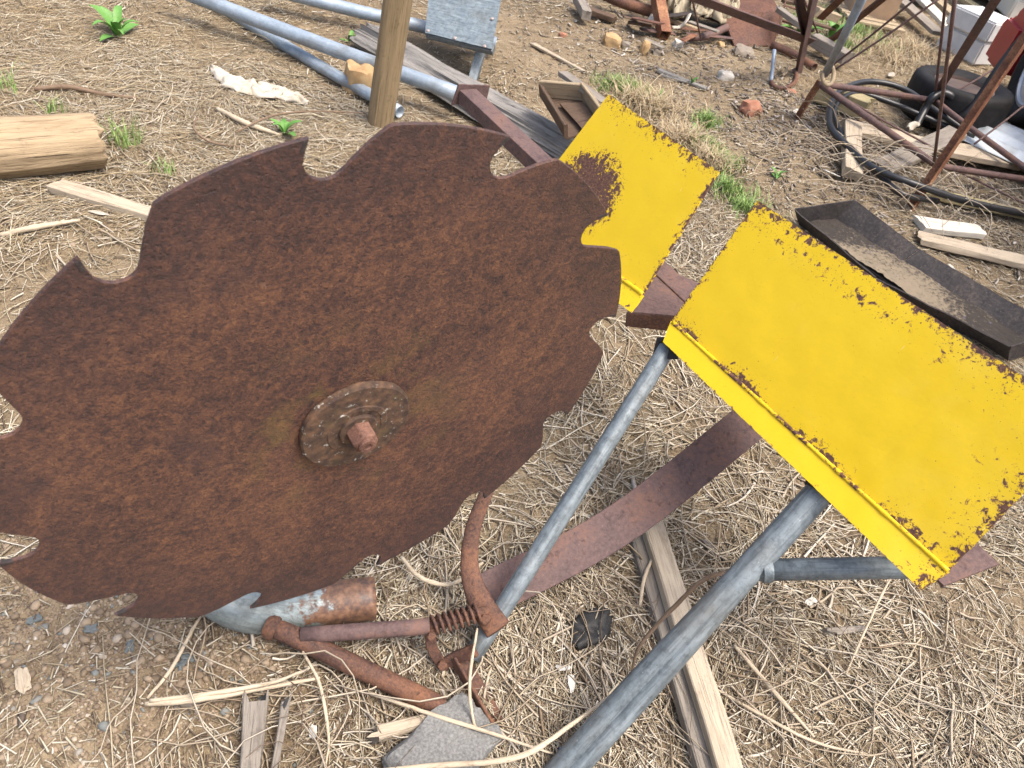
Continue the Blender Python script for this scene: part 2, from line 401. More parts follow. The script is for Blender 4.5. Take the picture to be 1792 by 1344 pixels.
M_WLOG = wood_mat('peeled_log_wood', (.37, .28, .175), (.24, .17, .10), (.06, .04, .026), 8, 7, crack=.9, bumpd=.012)
M_WPOST = wood_mat('treated_post_wood', (.27, .20, .115), (.18, .13, .07), (.06, .042, .025), 13, 8, crack=.8)
M_WBROWN = wood_mat('brown_stained_wood', (.12, .08, .055), (.07, .045, .032), (.026, .017, .013))
M_WMOSS = wood_mat('mossy_wood', (.34, .29, .17), (.24, .21, .10), (.09, .075, .04))
M_WWHITE = wood_mat('white_painted_wood', (.62, .58, .50), (.52, .46, .37), (.22, .18, .13), crack=.4)
def plain(name, a, b, scale=20, rough=.8, bumpd=.003, spec=.4, metal=0.0, bs=.4):
    t = NT(name); v = t.map(); n = t.noise(v, scale, 5, .65)
    c = t.ramp(n, [(.3, a), (.7, b)])
    return t.done(c, rough, metal, t.bump(t.noise(v, scale * 3, 5, .7), bs, bumpd), spec)
M_RUBBER = plain('black_rubber', (.012, .012, .013), (.03, .029, .028), 30, .6, .002)
M_HOSE = plain('black_hose_plastic', (.012, .013, .015), (.026, .027, .03), 14, .38, .001, .5)
M_TYRE = plain('old_tyre_rubber', (.009, .009, .010), (.022, .021, .021), 25, .7, .003, .25)
M_RAG = plain('dirty_white_rag', (.33, .29, .22), (.60, .55, .47), 18, .9, .006)
M_CANVAS = plain('beige_canvas', (.26, .22, .15), (.46, .40, .29), 12, .92, .006)
M_CONC = plain('grey_concrete', (.12, .12, .117), (.30, .30, .29), 190, .9, .004, .3, 0, .7)
M_ROCKO = plain('ochre_rock', (.33, .20, .09), (.52, .37, .20), 14, .9, .006)
M_ROCKR = plain('red_rock', (.27, .115, .07), (.40, .20, .13), 16, .9, .006)
M_ROCKW = plain('white_rock', (.48, .43, .36), (.66, .62, .55), 14, .9, .006)
M_ROCKG = plain('grey_rock', (.17, .14, .11), (.30, .26, .21), 14, .9, .006)
M_SLATE = plain('slate', (.095, .11, .112), (.16, .178, .178), 30, .8, .003)
M_REDP = plain('faded_red_car_paint', (.27, .017, .024), (.33, .024, .031), 5, .32, .0005, .5, 0, .1)
M_CREAM = plain('cream_car_panel', (.62, .59, .50), (.70, .67, .58), 4, .4, .0005, .5, 0, .1)
M_FOAM = plain('grey_white_foam', (.50, .50, .49), (.62, .62, .61), 9, .75, .001, .3)
M_ALLOY = plain('silver_alloy_rim', (.42, .44, .47), (.55, .57, .60), 6, .35, .0005, .5, .5, .1)
M_RIMB = plain('brown_steel_rim', (.07, .05, .042), (.13, .09, .075), 12, .6, .002)
M_BLACKP = plain('black_plastic', (.01, .01, .011), (.02, .02, .022), 12, .55, .001)
M_WHITE = plain('white_china', (.46, .45, .41), (.60, .59, .55), 10, .4, .001, .5, 0, .2)
M_BLUE = plain('bright_blue_plastic', (.02, .17, .52), (.04, .25, .62), 10, .4, .001)
M_CARD = plain('brown_board', (.32, .21, .13), (.43, .30, .19), 6, .85, .001)
M_CORR = galv_mat('corrugated_zinc', (.52, .58, .61), (.64, .70, .73), metal=.05, rough=.42, mott=.15)
M_SCREW = plain('pinkish_screw', (.38, .30, .27), (.5, .42, .38), 60, .5, .0005, .5, .4)
def leaf_mat(name, a, b):
    t = NT(name); r = t.island(); c = t.ramp(r, [(0, a), (1, b)])
    c = t.mix(t.ramp(t.noise(t.map(), 40, 3), [(.4, 0.0), (.8, .4)]), c, tuple(k * 1.6 for k in b))
    t.b.inputs['Subsurface Weight'].default_value = 0.0
    return t.done(c, .5, 0, None, .4)
M_LEAF = leaf_mat('green_weed_leaf', (.06, .17, .03), (.13, .28, .06))
M_GRASS = leaf_mat('green_grass_blade', (.10, .20, .04), (.26, .36, .11))
def straw_mat(name, stops):
    t = NT(name); r = t.island(); c = t.ramp(r, stops)
    c = t.mix(t.ramp(t.noise(t.map(), 45, 4, .7), [(.4, 0.0), (.75, .5)]), c, (.20, .155, .11))
    return t.done(c, .72, 0, t.bump(t.noise(t.map(), 300, 2), .3, .0005), .3)
M_STRAW = straw_mat('dry_straw', [(0, (.22, .16, .105)), (.2, (.36, .29, .19)), (.45, (.50, .43, .305)), (.7, (.59, .525, .40)), (1, (.68, .625, .515))])
M_STRAWG = straw_mat('golden_straw', [(0, (.22, .155, .085)), (.35, (.38, .29, .165)), (.7, (.50, .40, .25)), (1, (.58, .49, .34))])
M_LITTER = straw_mat('leaf_litter', [(0, (.10, .07, .048)), (.25, (.215, .165, .105)), (.5, (.36, .295, .195)), (.8, (.50, .44, .325)), (1, (.66, .615, .52))])
M_TWIG = straw_mat('pale_twigs', [(0, (.25, .185, .12)), (.4, (.40, .33, .24)), (.8, (.52, .45, .35)), (1, (.58, .52, .43))])
M_TWIGD = straw_mat('dark_twigs', [(0, (.10, .07, .05)), (.5, (.19, .14, .10)), (1, (.33, .27, .21))])
M_DEADL = straw_mat('dead_leaf', [(0, (.08, .06, .048)), (.4, (.19, .155, .125)), (.75, (.33, .28, .23)), (1, (.55, .50, .44))])
M_CLOD = straw_mat('soil_clod', [(0, (.13, .09, .06)), (.5, (.22, .16, .11)), (.85, (.31, .235, .165)), (1, (.42, .36, .28))])
M_STICK = wood_mat('bleached_stick', (.50, .42, .31), (.38, .30, .21), (.17, .12, .08), 14, 9, crack=.4, bumpd=.002)
M_STICKD = wood_mat('brown_stick', (.20, .14, .095), (.13, .085, .055), (.05, .03, .02), 14, 9, crack=.4, bumpd=.002)
M_PEB = straw_mat('pebbles', [(0, (.13, .095, .065)), (.4, (.22, .165, .11)), (.7, (.30, .235, .165)), (.86, (.33, .25, .17)), (.90, (.15, .165, .16)), (.94, (.21, .22, .21)), (.96, (.40, .34, .27)), (1, (.50, .46, .40))])
def ground_mat():
    t = NT('bare_earth'); v = t.map()
    a = t.noise(v, 1.1, 5, .6); b = t.noise(v, 14, 6, .7); c3 = t.noise(v, 75, 5, .75); vo = t.voro(v, 130)
    f = t.math('ADD', t.math('MULTIPLY', a, .4), t.math('ADD', t.math('MULTIPLY', b, .3), t.math('MULTIPLY', c3, .3)))
    c = t.ramp(f, [(.36, (.125, .091, .056)), (.47, (.205, .155, .097)), (.56, (.27, .21, .136)), (.68, (.36, .295, .205))])
    c = t.mix(t.ramp(t.noise(v, 210, 3, .7), [(.60, 0.0), (.7, .55)]), c, (.38, .31, .23))
    c = t.mix(t.ramp(t.noise(v, 160, 3, .7), [(.58, 0.0), (.72, .6)]), c, (.07, .047, .032))
    n = t.bump(t.math('SUBTRACT', 1.0, vo), .5, .006); n = t.bump(b, .5, .02, n); n = t.bump(c3, .7, .008, n)
    return t.done(c, .95, 0, n, .2)
M_GROUND = ground_mat()

# ================================================================== SETTING: ground
def axis(lo, hi, step, far_lo, far_hi):
    a = list(np.arange(lo, hi, step)); s = step; x = hi
    while x < far_hi: a.append(x); s *= 1.35; x += s
    s = step; x = lo - step; pre = []
    while x > far_lo: pre.append(x); s *= 1.35; x -= s
    return np.array(pre[::-1] + a)
gx = axis(-3.2, 4.4, .02, -220, 220); gy = axis(.1, 8.5, .02, -150, 400)
GX, GY = np.meshgrid(gx, gy)
fade = np.clip(1 - np.maximum(0, np.hypot(GX, GY) - 12) / 40, 0, 1)
GZ = hgt(GX, GY) * fade
nx_, ny_ = len(gx), len(gy); ii = np.arange(nx_ * ny_).reshape(ny_, nx_)
F = np.stack([ii[:-1, :-1], ii[:-1, 1:], ii[1:, 1:], ii[1:, :-1]], -1).reshape(-1, 4)
g = link('ground', np_mesh('ground', np.stack([GX, GY, GZ], -1).reshape(-1, 3), F), None, None, M_GROUND, True)
tag(g, 'bare brown earth yard strewn with straw', None, None, 'structure')
#SECTION2
# ================================================================== CIRCULAR SAW
BC = Vector((-0.2026, 0.7197, 0.7487)); BX = Vector((-.452, -.447, .772)).normalized()
BZ = Vector((-.656, .753, .052)).normalized(); BX = (BX - BZ * BX.dot(BZ)).normalized(); BY = BZ.cross(BX)
MB = Matrix(((BX.x, BY.x, BZ.x, BC.x), (BX.y, BY.y, BZ.y, BC.y), (BX.z, BY.z, BZ.z, BC.z), (0, 0, 0, 1)))   # -Z faces the viewer
saw = thing('circular_saw', 'large rusty brown circular saw blade with twelve hooked teeth, mounted upright', 'circular saw', (BC.x, BC.y, 0))
SR = .45
def blade_mesh(th=.0052):
    out = []
    for k in range(12):
        for a, r in [(0, 1.0), (-.9, .967), (-1.35, .944), (-1.15, .921), (-.4, .903), (.7, .892), (1.9, .889), (3.0, .893), (4.1, .905), (5.2, .921), (8, .963), (10.5, .996), (10.9, .9985)]:
            out.append((30 * k + a, r * SR))
        for a in np.linspace(12.2, 29.0, 9): out.append((30 * k + a, SR))
    bm = bmesh.new(); n = len(out); rows = {}
    def ring(z, s, dr=0):
        return [bm.verts.new(((r * s - dr) * math.cos(math.radians(a)), (r * s - dr) * math.sin(math.radians(a)), z)) for a, r in out]
    # faces: outer outline, bevel, inner rings so the disc can be very slightly dished
    o_f = ring(-th / 2 + .0007, 1); f_f = ring(-th / 2, 1, .0009); o_b = ring(th / 2 - .0007, 1); f_b = ring(th / 2, 1, .0009)
    def loop(a, b, flip=False):
        for k in range(n):
            m = (k + 1) % n; q = (a[k], a[m], b[m], b[k]); bm.faces.new(q[::-1] if flip else q)
    loop(o_f, o_b); loop(f_f, o_f); loop(o_b, f_b)
    bm.faces.new(f_f); bm.faces.new(f_b)
    return bm_mesh(bm)
blade = smooth_sharp(link('blade', blade_mesh(), MB, saw, M_BLADE), 35)
def lathe(name, prof, M, mat, parent, n=40, jit=0.0):
    bm = bmesh.new(); rows = []
    for r, z in prof:
        rows.append([bm.verts.new(((r + jit * noise.noise(Vector((math.cos(2 * math.pi * k / n) * 4, math.sin(2 * math.pi * k / n) * 4, z * 90)))) * math.cos(2 * math.pi * k / n), (r + jit * noise.noise(Vector((math.cos(2 * math.pi * k / n) * 4, math.sin(2 * math.pi * k / n) * 4, z * 90)))) * math.sin(2 * math.pi * k / n), z)) for k in range(n)])
    for a, b in zip(rows, rows[1:]):
        for k in range(n): bm.faces.new((a[k], a[(k + 1) % n], b[(k + 1) % n], b[k]))
    bm.faces.new(rows[0]); bm.faces.new(rows[-1])
    return smooth_sharp(link(name, bm_mesh(bm), M, parent, mat), 32)
wash = lathe('clamp_washer', [(.0795, -.0026), (.081, -.005), (.0805, -.0125), (.078, -.0148), (.045, -.0152), (.0435, -.0166), (.036, -.0168), (.034, -.0155), (.012, -.0155)], MB, M_WASH, saw, 64, .0016)
def hexa(r, h0, h1, ch):
    bm = bmesh.new(); R = []
    for z, s in ((h0, 1), (h1 + ch, 1), (h1, .86)):
        R.append([bm.verts.new((r * s * math.cos(math.pi / 3 * k + .35), r * s * math.sin(math.pi / 3 * k + .35), z)) for k in range(6)])
    for a, b in zip(R, R[1:]):
        for k in range(6): bm.faces.new((a[k], a[(k + 1) % 6], b[(k + 1) % 6], b[k]))
    bm.faces.new(R[0]); bm.faces.new(R[-1])
    bmesh.ops.bevel(bm, geom=bm.edges[:], offset=.0009, segments=2, affect='EDGES'); return bm_mesh(bm)
nut = smooth_sharp(link('nut', hexa(.0195, -.0155, -.046, .004), MB, saw, M_NUT), 35)
lathe('bolt_end', [(.013, -.046), (.013, -.0495), (.0115, -.051), (.006, -.051), (.005, -.049)], MB, M_NUT, saw, 20)
lathe('lock_ring', [(.028, -.0152), (.028, -.019), (.0265, -.0205), (.014, -.0205)], MB, M_WASH, saw, 28, .001)
# hardened tips, behind the blade: back washer, arbor, bearing and stand
for k in range(12):
    a = math.radians(30 * k); c, s = math.cos(a), math.sin(a)
    bm = bmesh.new(); bmesh.ops.create_cube(bm, size=1)
    for v in bm.verts: v.co = Vector((v.co.x * .013, v.co.y * .005, v.co.z * .0062))
    bmesh.ops.bevel(bm, geom=bm.edges[:], offset=.0006, segments=1, affect='EDGES')
    link('tooth_tip', bm_mesh(bm), MB @ Matrix.Rotation(a, 4, 'Z') @ Matrix.Translation((SR - .0078, -.0062, 0)) @ Matrix.Rotation(.42, 4, 'Z'), saw, M_DARK)
lathe('back_washer', [(.02, .0028), (.078, .0032), (.078, .014), (.03, .016)], MB, M_RUSTO, saw, 40)
lathe('arbor', [(.019, .014), (.019, .33), (.016, .335)], MB, M_DARK, saw, 20)
gp0, gp1 = at(300, 1062, .052), at(655, 1047, .052)
for zz in (.10, .26):
    lathe('bearing_housing', [(.03, zz - .024), (.052, zz - .02), (.055, zz), (.052, zz + .02), (.03, zz + .024)], MB, M_RUSTO, saw, 24)
    q = MB @ Vector((0, 0, zz)); tube('stand_post', [q - Vector((0, 0, .045)), at(330, 985, .18) + BZ * (zz - .15) * .3], .024, M_RUSTO, saw, sides=12)
lathe('pulley', [(.02, .29), (.062, .29), (.064, .295), (.05, .305), (.05, .315), (.064, .325), (.062, .33), (.02, .33)], MB, M_RUSTO, saw, 28)

# base: galvanised pipe with a rusted end, welded rusty pipe running to the front right
gp0, gp1 = at(300, 1062, .052), at(655, 1047, .052)
o = tube('base_pipe', [at(322, 958, .22), at(368, 1030, .10), at(440, 1068, .056), at(530, 1060, .052), gp1], .046, M_GALVR, saw, seg=44, sides=28, hollow=.004, jit=.012)
me = o.data; wa = me.attributes.new('wear', 'FLOAT', 'POINT'); ax = (gp1 - gp0).normalized(); Lp = (gp1 - gp0).length
wa.data.foreach_set('value', [max(0, min(1.2, ((WORLD[o] @ v.co - gp0).dot(ax) / Lp - .42) * 1.9)) for v in me.vertices])
q0 = at(468, 1092, .062); q1 = at(775, 1238, .028)
tube('rusty_pipe', [q0, q0.lerp(q1, .5), q1], .0205, M_RUSTO, saw, seg=14, sides=18, jit=.05)
lathe('weld_collar', [(.012, -.012), (.024, -.012), (.0265, -.004), (.0265, .006), (.022, .012), (.010, .012)], frame_m(q0 + (q1 - q0).normalized() * .012, q1 - q0) @ Matrix.Rotation(math.pi / 2, 4, 'Y'), M_RUSTO, saw, 18, .002)

# ================================================================== LOG CRADLE (two yellow panels, beam, legs, linkage)
LD = Vector((-.6167, .7872, 0)).normalized(); SD = Vector((-.336, -.399, -.853)); SD = (SD - LD * SD.dot(LD)).normalized(); ND = LD.cross(SD).normalized()
P0 = dp(1175, 562, 1.75)
def pp(x, y, off=0.0): return onplane(x, y, P0 + ND * off, ND)
cr = thing('log_cradle', 'rusty saw bench cradle with two chipped yellow steel panels on grey pipe legs', 'saw bench', at(900, 1130))
def g2(d, s): return math.exp(-max(d, 0) / s)
def wear2(u, v, x, y):          # u left->right, v fold->top
    top = max(g2((1 - v), .14) * (.84 + .2 * math.sin(u * 9 + 1)), 1.0 * g2(1 - v, .006)); right = max(g2(1 - u, .09) * .85, 1.0 * g2(1 - u, .004)); left = max(g2(u, .035) * .72, 1.0 * g2(u, .003))
    cnr = g2(math.hypot((1 - u) * 2, v * 1.0), .18) * .8; up_r = .85 * g2(math.hypot((u - .97) * 1.6, (v - .86)), .07)
    band = .66 * math.exp(-((v - .86) / .08) ** 2) * (1 if u < .55 else .4)
    fold = 1.9 * g2(v, .06) * max(0, .62 + .38 * math.sin(u * 23 + .4))
    return min(1.15, max(top, right, cnr, left, up_r, band, fold))
p2 = quad_plate('panel', [pp(1175, 562), pp(1660, 1000), pp(1911, 739), pp(1325, 350)], .005, M_YEL, cr, nx=80, ny=44, wear=wear2, dent=.0011)
p2['label'] = 'near yellow panel, wide, chipped along its top edge and right corner'
def wear1(u, v, x, y):
    top = max(g2(1 - v, .13) * .92, 1.0 * g2(1 - v, .008)); right = max(g2(1 - u, .05) * .8, 1.0 * g2(1 - u, .008)); low = .28 * math.exp(-((v - .12) / .12) ** 2) * (u > .6)
    patch = 1.5 * max(0, 1 - (math.hypot((u - .30) / .32, (v - .36) / .38)) ** 3); left = g2(u, .02) * .3
    return min(1.4, max(top, right, low, patch, left))
p1 = quad_plate('panel', [pp(915, 362), pp(1125, 515), pp(1258, 300), pp(1065, 165)], .005, M_YEL, cr, nx=60, ny=44, wear=wear1, dent=.001)
p1['label'] = 'far yellow panel with a large round rust patch beside the blade'
def wl2(u, v, x, y): return min(1.1, max(.95 * g2(math.hypot((1 - u) * 3.0, .0), .22), .55 * g2(v, .08), .35 * g2(u, .03)))
lipA, lipB = [pp(1160, 598, .012), pp(1612, 1033, .012)], [pp(1661, 1002, .0015), pp(1174, 561, .0015)]
l2 = quad_plate('lip', [lipA[0], lipA[1], lipB[0], lipB[1]], .005, M_YEL, p2, nx=80, ny=6, wear=wl2, dent=.001)
l1 = quad_plate('lip', [pp(900, 398, .012), pp(1104, 546, .012), pp(1126, 517, .0015), pp(914, 361, .0015)], .005, M_YEL, p1, nx=40, ny=6, wear=lambda u, v, x, y: .45, dent=.001)
def bead(a, b, r, parent):
    n = 70; bm = bmesh.new(); pts = []; rr = []
    for i in range(n + 1):
        p = a.lerp(b, i / n); pts.append(p); rr.append(r * (1 + .35 * noise.noise(Vector((i * .5, 2, 3)))))
    tube_bm(bm, pts, rr, 10, flat=.75, up=ND)
    me = bm_mesh(bm); o = link('weld_bead', me, None, parent, M_YEL, True)
    wv = me.attributes.new('wear', 'FLOAT', 'POINT')
    wv.data.foreach_set('value', [max(0, min(1.2, .55 + 1.5 * noise.noise(v.co * 9))) for v in me.vertices])
bead(pp(1177, 564, .002), pp(1659, 999, .002), .0042, p2)
bead(pp(918, 365, .002), pp(1124, 514, .002), .0055, p1)

# beam behind the panels, along the same line
bE = dp(1745, 990, 1.47); bh = bE.z; bF = at(832, 155, bh)
bdir = (bF - bE).normalized(); bw = Vector((0, 0, 1)).cross(bdir).normalized()
if bw.dot(Vector((-1, -1, 0))) < 0: bw = -bw
prism_strip('beam', bE + bdir * .75, bF - bdir * .0, [(-.003, 0), (.062, 0), (.062, -.046), (.055, -.046), (.055, -.006), (.004, -.006), (.004, -.046), (-.003, -.046)] if bw.dot(Vector((0, 0, 1)).cross(bdir)) > 0 else [(.003, 0), (-.062, 0), (-.062, -.046), (-.055, -.046), (-.055, -.006), (-.004, -.006), (-.004, -.046), (.003, -.046)], M_RUST, cr)
quad_plate('shelf_plate', [bE, bE + bdir * .62, bE + bdir * .62 + bw * .14, bE + bw * .155 + bdir * .02], -.006, M_RUST, cr, nx=20, ny=4, dent=.002)
# end plate of the beam
u_ = Vector((0, 0, 1)); e0 = bF + bdir * .004 + bw * .03
quad_plate('end_plate', [e0 + bw * .052 - u_ * .055, e0 - bw * .085 - u_ * .05, e0 - bw * .09 + u_ * .004, e0 + bw * .035 + u_ * .016], .006, M_RUST, cr, nx=6, ny=4)
# bracket visible in the gap between the panels
hb = bh - .004
bq = [at(1098, 545, hb), at(1190, 553, hb), at(1245, 505, hb), at(1160, 468, hb)]
quad_plate('shelf_bracket', bq, .005, M_RUST, cr, nx=8, ny=6, dent=.001)
quad_plate('bracket_flange', [bq[0] - u_ * .05 - bw * .012, bq[1] - u_ * .05, bq[1] - u_ * .006, bq[0] - u_ * .006], .005, M_RUSTO, cr, nx=8, ny=3, dent=.001)
# pipe legs
la0 = pp(1166, 612, -.02); la1 = at(826, 1150, .03)
tube('leg', [la0 + (la0 - la1).normalized() * .02, la1], .0205, M_GALV, cr, seg=16, sides=22, hollow=.003, jit=.012)
lb0 = pp(1428, 868, -.028); lb1 = on(985, 1352, .028)
def creased_leg(a, b, r0, n=40, sides=40):
    M = frame_m(a, b - a, -FWD); L = (b - a).length; bm = bmesh.new(); rows = []
    for i in range(n + 1):
        u = i / n; k = max(0, min(1, (u - .30) / .35)); row = []
        for j in range(sides):
            an = 2 * math.pi * j / sides; r = r0 * (1 + .10 * k)
            d = (an - 1.75 + math.pi) % (2 * math.pi) - math.pi
            r *= 1 - .30 * k * math.exp(-(d / .20) ** 2) + .06 * k * math.exp(-((d - .55) / .3) ** 2)
            r *= 1 + .012 * noise.noise(Vector((u * 9, math.cos(an) * 2, math.sin(an) * 2)))
            row.append(bm.verts.new((L * u, r * math.cos(an) * (1 + .12 * k), r * math.sin(an) * (1 - .14 * k))))
        rows.append(row)
    for p, q in zip(rows, rows[1:]):
        for j in range(sides): bm.faces.new((p[j], p[(j + 1) % sides], q[(j + 1) % sides], q[j]))
    bm.faces.new(rows[0]); bm.faces.new(rows[-1])
    return smooth_sharp(link('leg', bm_mesh(bm), M, cr, M_GALV), 40)
creased_leg(lb0 + (lb0 - lb1).normalized() * .03, lb1 + (lb1 - lb0).normalized() * .08, .0275)
t_ = (lb1 - lb0).normalized(); c0 = lb0.lerp(lb1, .27)
tube('brace_pipe', [c0, dp(1580, 993, 1.46), dp(1640, 990, 1.45)], .0215, M_GALV, cr, sides=18)
cdir = (dp(1580, 993, 1.46) - c0).normalized()
lathe('weld_collar', [(.02, .026), (.0255, .026), (.026, .036), (.0245, .044), (.02, .044)], frame_m(c0, cdir) @ Matrix.Rotation(math.pi / 2, 4, 'Y'), M_GALV, cr, 20, .002)
quad_plate('leg_bracket', [pp(1140, 628, -.01), pp(1185, 628, -.004), pp(1182, 590, -.004), pp(1150, 590, -.01)], .006, M_DARK, cr, nx=3, ny=3)
# flat bar from the pivot up behind the near panel
f0, f1, f2 = at(838, 1048, .035), at(1085, 917, .12), at(1345, 712, .32)
def flat_bar(name, pts, w, th, mat, parent, n=18, up=Vector((0, 0, 1)), tilt=0.0):
    P = spline(pts, n); bm = bmesh.new(); rows = []
    for i, p in enumerate(P):
        t = (P[min(i + 1, n - 1)] - P[max(i - 1, 0)]).normalized(); s = t.cross(up).normalized(); k = s.cross(t)
        s = s * math.cos(tilt) + k * math.sin(tilt); k = s.cross(t)
        rows.append([bm.verts.new(p + s * a * w / 2 + k * b * th / 2) for a, b in ((-1, -1), (1, -1), (1, 1), (-1, 1))])
    for a, b in zip(rows, rows[1:]):
        for j in range(4): bm.faces.new((a[j], a[(j + 1) % 4], b[(j + 1) % 4], b[j]))
    bm.faces.new(rows[0]); bm.faces.new(rows[-1])
    bmesh.ops.recalc_face_normals(bm, faces=bm.faces[:])
    bmesh.ops.bevel(bm, geom=[e for e in bm.edges if len(e.link_faces) == 2 and e.calc_face_angle(0) > .5], offset=min(th * .2, .0015), segments=1, affect='EDGES')
    return link(name, bm_mesh(bm), None, parent, mat)
flat_bar('flat_bar', [f0, f1, f2], .098, .008, M_RUST, cr, tilt=-.25)
ends = [dp(853, 858, 1.66), dp(828, 925, 1.655), dp(822, 995, 1.65), dp(840, 1052, 1.63), dp(872, 1102, 1.60)]
tube('curved_bar', ends, [.0145, .017, .020, .026, .028], M_RUSTO, cr, seg=22, sides=14, flat=.40, up=FWD)
# push tube, spring and pivot bracket
s0, s1, s2 = dp(527, 1112, 1.545), dp(752, 1096, 1.575), dp(838, 1072, 1.60)
tube('push_tube', [s0, s1], .0165, M_RUST, cr, seg=6, sides=18, hollow=.003)
sx = (s2 - s1).normalized(); sy = sx.cross(u_).normalized(); sz = sx.cross(sy)
tube('spring', [s1 + sx * ((s2 - s1).length * t / 130) + (sy * math.cos(t * .392) + sz * math.sin(t * .392)) * .0185 for t in range(131)], .0033, M_RUSTO, cr, sides=7)
tube('spring_rod', [s1 - sx * .01, s2 + sx * .02], .010, M_RUSTO, cr, sides=10)
flat_bar('pivot_link', [dp(752, 1100, 1.57), dp(757, 1135, 1.585), dp(775, 1165, 1.60)], .022, .010, M_RUSTO, cr, n=8, up=FWD)
flat_bar('pivot_link', [dp(775, 1165, 1.60), dp(800, 1150, 1.59), dp(832, 1138, 1.57)], .026, .012, M_RUSTO, cr, n=8, up=FWD)
prism_strip('foot_angle', on(800, 1152, .03), on(866, 1266, .015), angle_prof(.04, .035, .006), M_RUSTO, cr)
for (x, y, z, r) in ((775, 1163, 1.585, .011), (756, 1112, 1.555, .009), (850, 1082, 1.60, .012)):
    smooth_sharp(link('pivot_nut', hexa(r, 0, -.012, .002), frame_m(dp(x, y, z), -FWD) @ Matrix.Rotation(-math.pi / 2, 4, 'Y'), cr, M_RUSTO), 35)
for p, a, r in ((la0, (la0 - la1).normalized(), .0205), (lb0, (lb0 - lb1).normalized(), .0275)):
    lathe('weld_ring', [(r - .004, -.008), (r + .003, -.007), (r + .0055, 0), (r + .003, .007), (r - .004, .008)], frame_m(p + a * .012, a) @ Matrix.Rotation(math.pi / 2, 4, 'Y'), M_DARK, cr, 26, .004)
#SECTION3
def log_mesh(L, r0, r1, sides=28, nx=26, flat=1.0, groove=.05, lump=.08, seed=0, chop=0.0):
    bm = bmesh.new(); rows = []
    for i in range(nx + 1):
        u = i / nx; row = []
        for k in range(sides):
            a = 2 * math.pi * k / sides; r = r0 + (r1 - r0) * u
            r *= 1 + groove * noise.noise(Vector((u * L * 1.2, a * 5 + seed, seed))) + lump * noise.noise(Vector((u * L * 3 + seed, math.cos(a) * 1.4, math.sin(a) * 1.4)))
            if i in (0, nx): r *= .93
            x = L * u + (chop * noise.noise(Vector((a * 3, seed, i))) if i in (0, nx) else 0)
            row.append(bm.verts.new((x, r * math.cos(a), r * math.sin(a) * flat)))
        rows.append(row)
    for a, b in zip(rows, rows[1:]):
        for k in range(sides): bm.faces.new((a[k], a[(k + 1) % sides], b[(k + 1) % sides], b[k]))
    for row, x in ((rows[0], 0), (rows[-1], L)):
        c = bm.verts.new((x, 0, 0)); n = len(row)
        for k in range(n): bm.faces.new((row[k], row[(k + 1) % n], c))
    return bm_mesh(bm)
def log(name, p0, p1, r0, r1, mat, parent=None, **kw):
    p0, p1 = Vector(p0), Vector(p1)
    return smooth_sharp(link(name, log_mesh((p1 - p0).length, r0, r1, **kw), frame_m(p0, p1 - p0), parent, mat), 50)
def upright(px, py, base):                                  # point of the pixel's ray nearest above a base point
    d = ray(px, py); t = (base.x * d.x + base.y * d.y) / (d.x * d.x + d.y * d.y); return EYE + d * t

# ================================================================== LEFT AND TOP
tag(log('peeled_log', at(-120, 270, .105), at(176, 247, .098), .094, .088, M_WLOG, groove=.09, lump=.10, seed=3, chop=.03, sides=64, nx=40), 'thick peeled tan log with a long crack, lying at the left edge', 'log')
pb = on(664, 226, -.02); pt = upright(696, -10, pb)
tag(log('wooden_post', pb, pb + (pt - pb) * 1.35, .056, .057, M_WPOST, groove=.14, lump=.05, seed=5, nx=40), 'upright brown timber post standing in front of the galvanised rails', 'post')
# galvanised gate rails with a sheet-metal plate
gate = thing('gate', 'galvanised pipe gate lying low, with a grey sheet metal plate screwed to it', 'gate', on(760, 150))
def rail(a, b, r): return tube('rail', [a, a.lerp(b, .5) + Vector((0, 0, -.006)), b], r, M_GALVL, gate, seg=14, sides=20, hollow=.003, jit=.01)
rail(at(300, -22, .15), at(806, 166, .12), .033)
rail(at(470, -20, .12), at(868, 76, .07), .032)
rail(at(380, 8, .05), at(700, 196, .035), .027)
lg0, lg1 = on(824, 152, -.01), dp(884, -60, 3.92)
prism_strip('upright_bar', lg0, lg1, [(-.022, -.03), (.022, -.03), (.022, .03), (-.022, .03)], M_GALV, gate, up=FWD, bev=.003)
sh = [dp(744, 57, 3.80), dp(861, 86, 3.70), dp(884, -40, 3.84), dp(754, -50, 3.92)]
sp = quad_plate('sheet_plate', sh, .004, M_GALVS, gate, nx=10, ny=8, dent=.004)
shn = (sh[1] - sh[0]).cross(sh[3] - sh[0]).normalized()
sback = thing; prism_strip('frame_bar', sh[0] - shn * .03 + (sh[3] - sh[0]).normalized() * .015, sh[1] - shn * .03 + (sh[2] - sh[1]).normalized() * .012, [(-.015, -.012), (.015, -.012), (.015, .02), (-.015, .02)], M_GALV, gate, up=shn, bev=.002)
for (x, y) in ((749, 54), (796, 67), (848, 81), (861, 33), (869, -6)):
    c = onplane(x, y, sh[0], shn); M = frame_m(c, shn)
    lathe('screw', [(.0085, 0), (.0085, .003), (.006, .0055), (.002, .006)], M @ Matrix.Rotation(math.pi / 2, 4, 'Y'), M_SCREW, sp, 10)
tag(log('old_timber', at(640, 62, .05), at(1075, 315, .055), .09, .115, M_WCHAR, flat=.62, groove=.34, lump=.16, sides=56, nx=60, seed=8, chop=.06), 'cracked charcoal grey old timber lying under the rails', 'timber')
